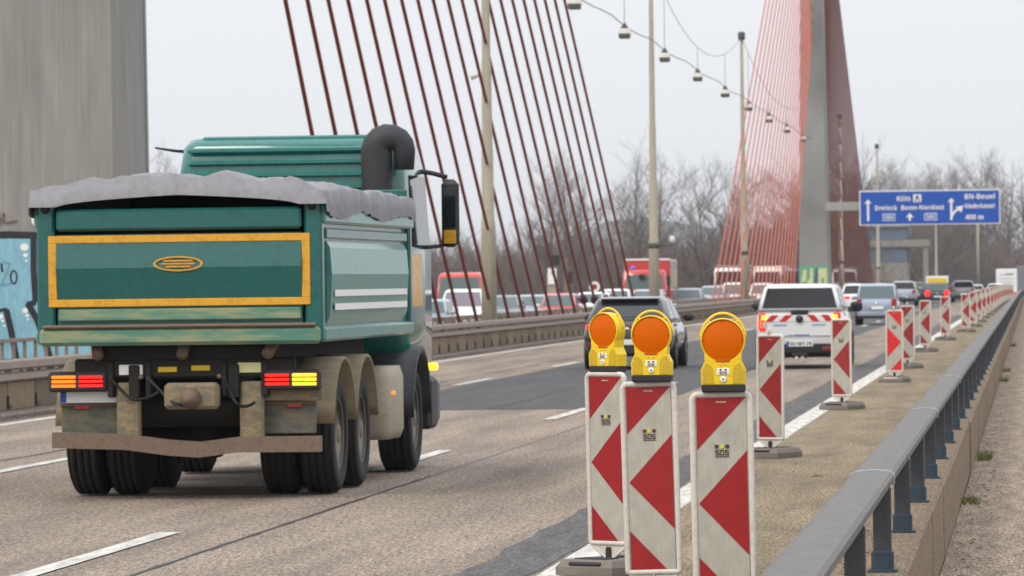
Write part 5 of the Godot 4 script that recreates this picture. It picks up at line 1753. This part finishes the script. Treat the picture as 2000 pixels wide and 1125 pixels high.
		for k in 11:
			var a := deg_to_rad(0.0 + 178.0 * k / 10.0)
			fr.append([Vector3(sd * 0.8, 0.52 + sin(a) * 0.6, -6.2 + cos(a) * 0.62), Vector3(sd * 1.2, 0.52 + sin(a) * 0.6, -6.2 + cos(a) * 0.62), Vector3(sd * 1.2, 0.52 + sin(a) * 0.66, -6.2 + cos(a) * 0.68), Vector3(sd * 0.8, 0.52 + sin(a) * 0.66, -6.2 + cos(a) * 0.68)])
		loft(s, fr)
		obj("front_mudguard", s, "dark_plastic", t)
	var pl := bx("number_plate", Vector3(-0.8, 0.865, -0.24), Vector3(0.54, 0.115, 0.02), "plate_white", t, 0.004)
	bx("country_strip", Vector3(-1.045, 0.865, -0.228), Vector3(0.05, 0.11, 0.006), "plate_blue", pl, 0.0)
	bx("light_bracket", Vector3(0.9, 0.86, -0.24), Vector3(0.5, 0.1, 0.03), "mudded", t, 0.008)
	# hoses and pipes under the tail
	for q in [[-0.3, 0.2, 0.82, "dark_plastic"], [0.34, 0.6, 0.8, "chassis"], [-0.62, -0.2, 0.9, "chassis"]]:
		s = S(true)
		var hp := []
		for k in 9:
			var u := k / 8.0
			hp.append(Vector3(lerpf(q[0], q[1], u), lerpf(1.02, q[2], u) - 0.12 * sin(u * PI), -0.03 - 0.06 * sin(u * 9.0)))
		tube(s, hp, 0.014, 7)
		obj("air_hose", s, q[3], t)
	for q in [-0.75, 0.0, 0.75]:
		s = S(true)
		tube(s, [Vector3(q, 1.29, -0.2), Vector3(q * 0.95, 1.2, -0.05)], 0.05, 9)
		obj("tipping_hinge", s, "brown_steel", t)
	s = S(true)
	tube(s, [Vector3(-0.6, 0.75, -0.55), Vector3(0.6, 0.75, -0.55)], 0.16, 16)
	obj("air_tank", s, "chassis", t)
	# side tank, air tank and guards
	s = S(true)
	loft(s, [rring(0.24, -5.0, -3.95, 0.36, 0.1), rring(0.27, -5.04, -3.91, 0.44, 0.12), rring(0.27, -5.04, -3.91, 0.92, 0.12), rring(0.24, -5.0, -3.95, 1.02, 0.1)])
	var tk := obj("fuel_tank", s, "tank", t)
	tk.position = Vector3(0.92, 0, 0)
	bx("side_marker", Vector3(1.195, 0.78, -4.2), Vector3(0.02, 0.03, 0.16), "light_orange", t, 0.004)
	s = S(true)
	loft(s, [rring(0.22, -5.0, -3.95, 0.4, 0.1), rring(0.26, -5.04, -3.91, 0.48, 0.12), rring(0.26, -5.04, -3.91, 0.9, 0.12), rring(0.22, -5.0, -3.95, 0.98, 0.1)])
	var bt := obj("battery_box", s, "dark_plastic", t)
	bt.position = Vector3(-0.92, 0, 0)
	# cab
	s = S(true)
	loft(s, [rring(1.1, -7.75, -5.95, 0.95, 0.1), rring(1.11, -7.78, -5.92, 1.4, 0.12), rring(1.11, -7.74, -5.92, 2.1, 0.12), rring(1.08, -7.55, -5.92, 2.85, 0.14), rring(1.04, -7.4, -5.94, 3.08, 0.14), rring(0.98, -7.3, -6.0, 3.16, 0.14), rring(0.8, -7.1, -6.2, 3.19, 0.14)])
	var cab := obj("cab", s, "teal_cab", t)
	for q in [[3.05, 0.05], [2.93, 0.04], [2.81, 0.04], [2.69, 0.04]]: bx("back_rib", Vector3(-0.1, q[0], -5.905), Vector3(1.75, q[1], 0.045), "teal_cab", cab, 0.012)
	bx("roof_edge", Vector3(0, 3.16, -6.15), Vector3(1.7, 0.05, 0.3), "teal_cab", cab, 0.015)
	for sd in [-1.0, 1.0]:
		s = S()
		pane(s, [Vector3(sd * 1.116, 2.12, -6.25), Vector3(sd * 1.116, 2.12, -7.45), Vector3(sd * 1.085, 2.8, -7.35), Vector3(sd * 1.085, 2.8, -6.25)], 0.02)
		obj("door_window", s, "glass_dark", cab)
		bx("door_yellow_panel", Vector3(sd * 1.113, 1.8, -6.5), Vector3(0.016, 0.5, 0.8), "truck_yellow", cab, 0.004)
		bx("cab_step", Vector3(sd * 1.08, 0.62, -7.1), Vector3(0.24, 0.5, 0.5), "dark_plastic", t, 0.04)
		bx("side_turn_lamp", Vector3(sd * 1.2, 0.97, -6.95), Vector3(0.1, 0.07, 0.12), "light_amber" if sd > 0.0 else "light_orange", t, 0.015)
		# mirrors on two arms
		s = S(true)
		tube(s, [Vector3(sd * 1.04, 2.86, -7.25), Vector3(sd * 1.16, 2.84, -7.4), Vector3(sd * 1.3, 2.8, -7.45)], 0.024, 7)
		tube(s, [Vector3(sd * 1.1, 2.12, -7.25), Vector3(sd * 1.2, 2.13, -7.4), Vector3(sd * 1.3, 2.15, -7.45)], 0.02, 7)
		var ma := obj("mirror_arm", s, "dark_plastic", t)
		s = S()
		box(s, Vector3(sd * 1.33, 2.45, -7.45), Vector3(0.17, 0.66, 0.13), 0.05)
		obj("mirror_housing", s, "dark_plastic", ma)
		bx("mirror_glass", Vector3(sd * 1.33, 2.5, -7.38), Vector3(0.12, 0.38, 0.012), "glass_dark", ma, 0.003)
		bx("wide_mirror", Vector3(sd * 1.33, 2.22, -7.38), Vector3(0.12, 0.13, 0.012), "truck_yellow", ma, 0.003)
	bx("windscreen", Vector3(0, 2.4, -7.7), Vector3(1.9, 0.7, 0.03), "glass_dark", cab, 0.01)
	s = S(true)
	tube(s, [Vector3(-1.05, 3.06, -6.6), Vector3(-1.2, 3.07, -6.5), Vector3(-1.38, 3.1, -6.4)], [0.02, 0.016, 0.01], 6)
	obj("aerial", s, "dark_plastic", cab)
	# air intake rising behind the cab and curling over at the top
	s = S(true)
	var ai := [Vector3(0.86, 1.5, -5.7), Vector3(0.86, 2.4, -5.7), Vector3(0.86, 2.88, -5.7)]
	for k in 8:
		var a := deg_to_rad(180.0 - 180.0 * k / 7.0)
		ai.append(Vector3(0.99 + cos(a) * 0.13, 3.02 + sin(a) * 0.12, -5.7))
	ai.append(Vector3(1.12, 2.84, -5.7))
	tube(s, ai, [0.13, 0.14, 0.15, 0.15, 0.15, 0.145, 0.14, 0.13, 0.12, 0.11, 0.105, 0.09], 18)
	obj("air_intake", s, "dark_plastic", t)
	bx("cab_front_grille", Vector3(0, 1.3, -7.82), Vector3(1.7, 0.6, 0.06), "dark_plastic", cab, 0.02)
	bx("front_bumper", Vector3(0, 0.62, -7.75), Vector3(2.3, 0.5, 0.4), "grey_plastic", t, 0.08)

# ------------------------------------------------------------------ small things by the road

func small_things() -> void:
	var r := RandomNumberGenerator.new()
	r.seed = 91
	var told := ["largest grass tuft growing at the foot of the kerb on the pavement", "dry low grass tuft nearest the camera on the pavement edge", "third grass tuft along the foot of the kerb", "fourth grass tuft along the foot of the kerb", "farthest grass tuft at the foot of the kerb"]
	var pl := [[-0.5, 50.0, 0.13], [-0.52, 40.5, 0.07], [-0.5, 87.0, 0.12], [-0.5, 96.0, 0.1], [-0.5, 130.0, 0.14]]
	for i in pl.size():
		var q: Array = pl[i]
		var t := thing("grass_tuft", told[i], "grass tuft", Vector3(q[0], 0.0, -q[1]), 0.0, "grass tufts along the kerb")
		var s := S()
		for k in 80:
			var a := r.randf() * TAU
			var b := Vector3(r.randf_range(-0.05, 0.09), 0, r.randf_range(-0.5, 0.5))
			var h: float = q[2] * r.randf_range(0.4, 1.0)
			var tip := b + Vector3(cos(a) * h * 0.7, h, sin(a) * h * 0.7)
			var w := Vector3(-sin(a), 0, cos(a)) * 0.006
			tri(s, b - w, b + w, tip)
			tri(s, b + w, b - w, tip)
		var o := obj("blades", s, "grass", t)
		o.set_meta("kind", "stuff")
	# dead leaves and grit: nobody could count them
	var ls := S()
	pane(ls, [Vector3(-0.5, 0, -0.3), Vector3(0.1, 0.1, -0.5), Vector3(0.5, 0.05, 0.1), Vector3(-0.1, 0.12, 0.5)], 0.08)
	var mm := MultiMesh.new()
	mm.transform_format = MultiMesh.TRANSFORM_3D
	mm.mesh = meshed(ls)
	var tf := []
	for i in 700:
		var d := 18.0 + 60.0 * r.randf() * r.randf()
		var k := r.randf()
		var x := r.randf_range(-1.02, -0.72)
		var y := 0.475
		if k > 0.72:
			x = r.randf_range(-0.55, -0.3)
			y = 0.004
		elif k > 0.6:
			x = r.randf_range(-2.6, -1.1)
			y = 0.01
		elif k > 0.54:
			x = r.randf_range(-9.0, -3.1)
			y = 0.01
		var sz := r.randf_range(0.012, 0.04)
		tf.append(Transform3D((Basis(Vector3.UP, r.randf() * TAU) * Basis(Vector3.RIGHT, r.randf_range(-0.4, 0.4))).scaled(Vector3.ONE * sz), Vector3(x, y + sz * 0.12, -d)))
	mm.instance_count = tf.size()
	for i in tf.size(): mm.set_instance_transform(i, tf[i])
	var mi := MultiMeshInstance3D.new()
	mi.multimesh = mm
	mi.material_override = M.leaf
	mi.name = "leaf_litter"
	mi.set_meta("kind", "stuff")
	mi.set_meta("label", "dead leaves and grit scattered along the kerb and shoulder")
	add_child(mi)
	var t := thing("dry_twig", "small dry twig lying on the shoulder left of the guard rail", "twig", Vector3(-1.92, 0.012, -45.5))
	var s := S(true)
	tube(s, [Vector3(-0.05, 0.005, 0), Vector3(-0.01, 0.02, 0.06), Vector3(0.03, 0.012, -0.05), Vector3(0.06, 0.02, 0.0)], [0.004, 0.007, 0.006, 0.003], 6)
	obj("stem", s, "leaf", t)
	s = S(true)
	tube(s, [Vector3(-0.01, 0.02, 0.06), Vector3(0.0, 0.03, 0.25)], [0.005, 0.002], 5)
	obj("side_shoot", s, "leaf", t)
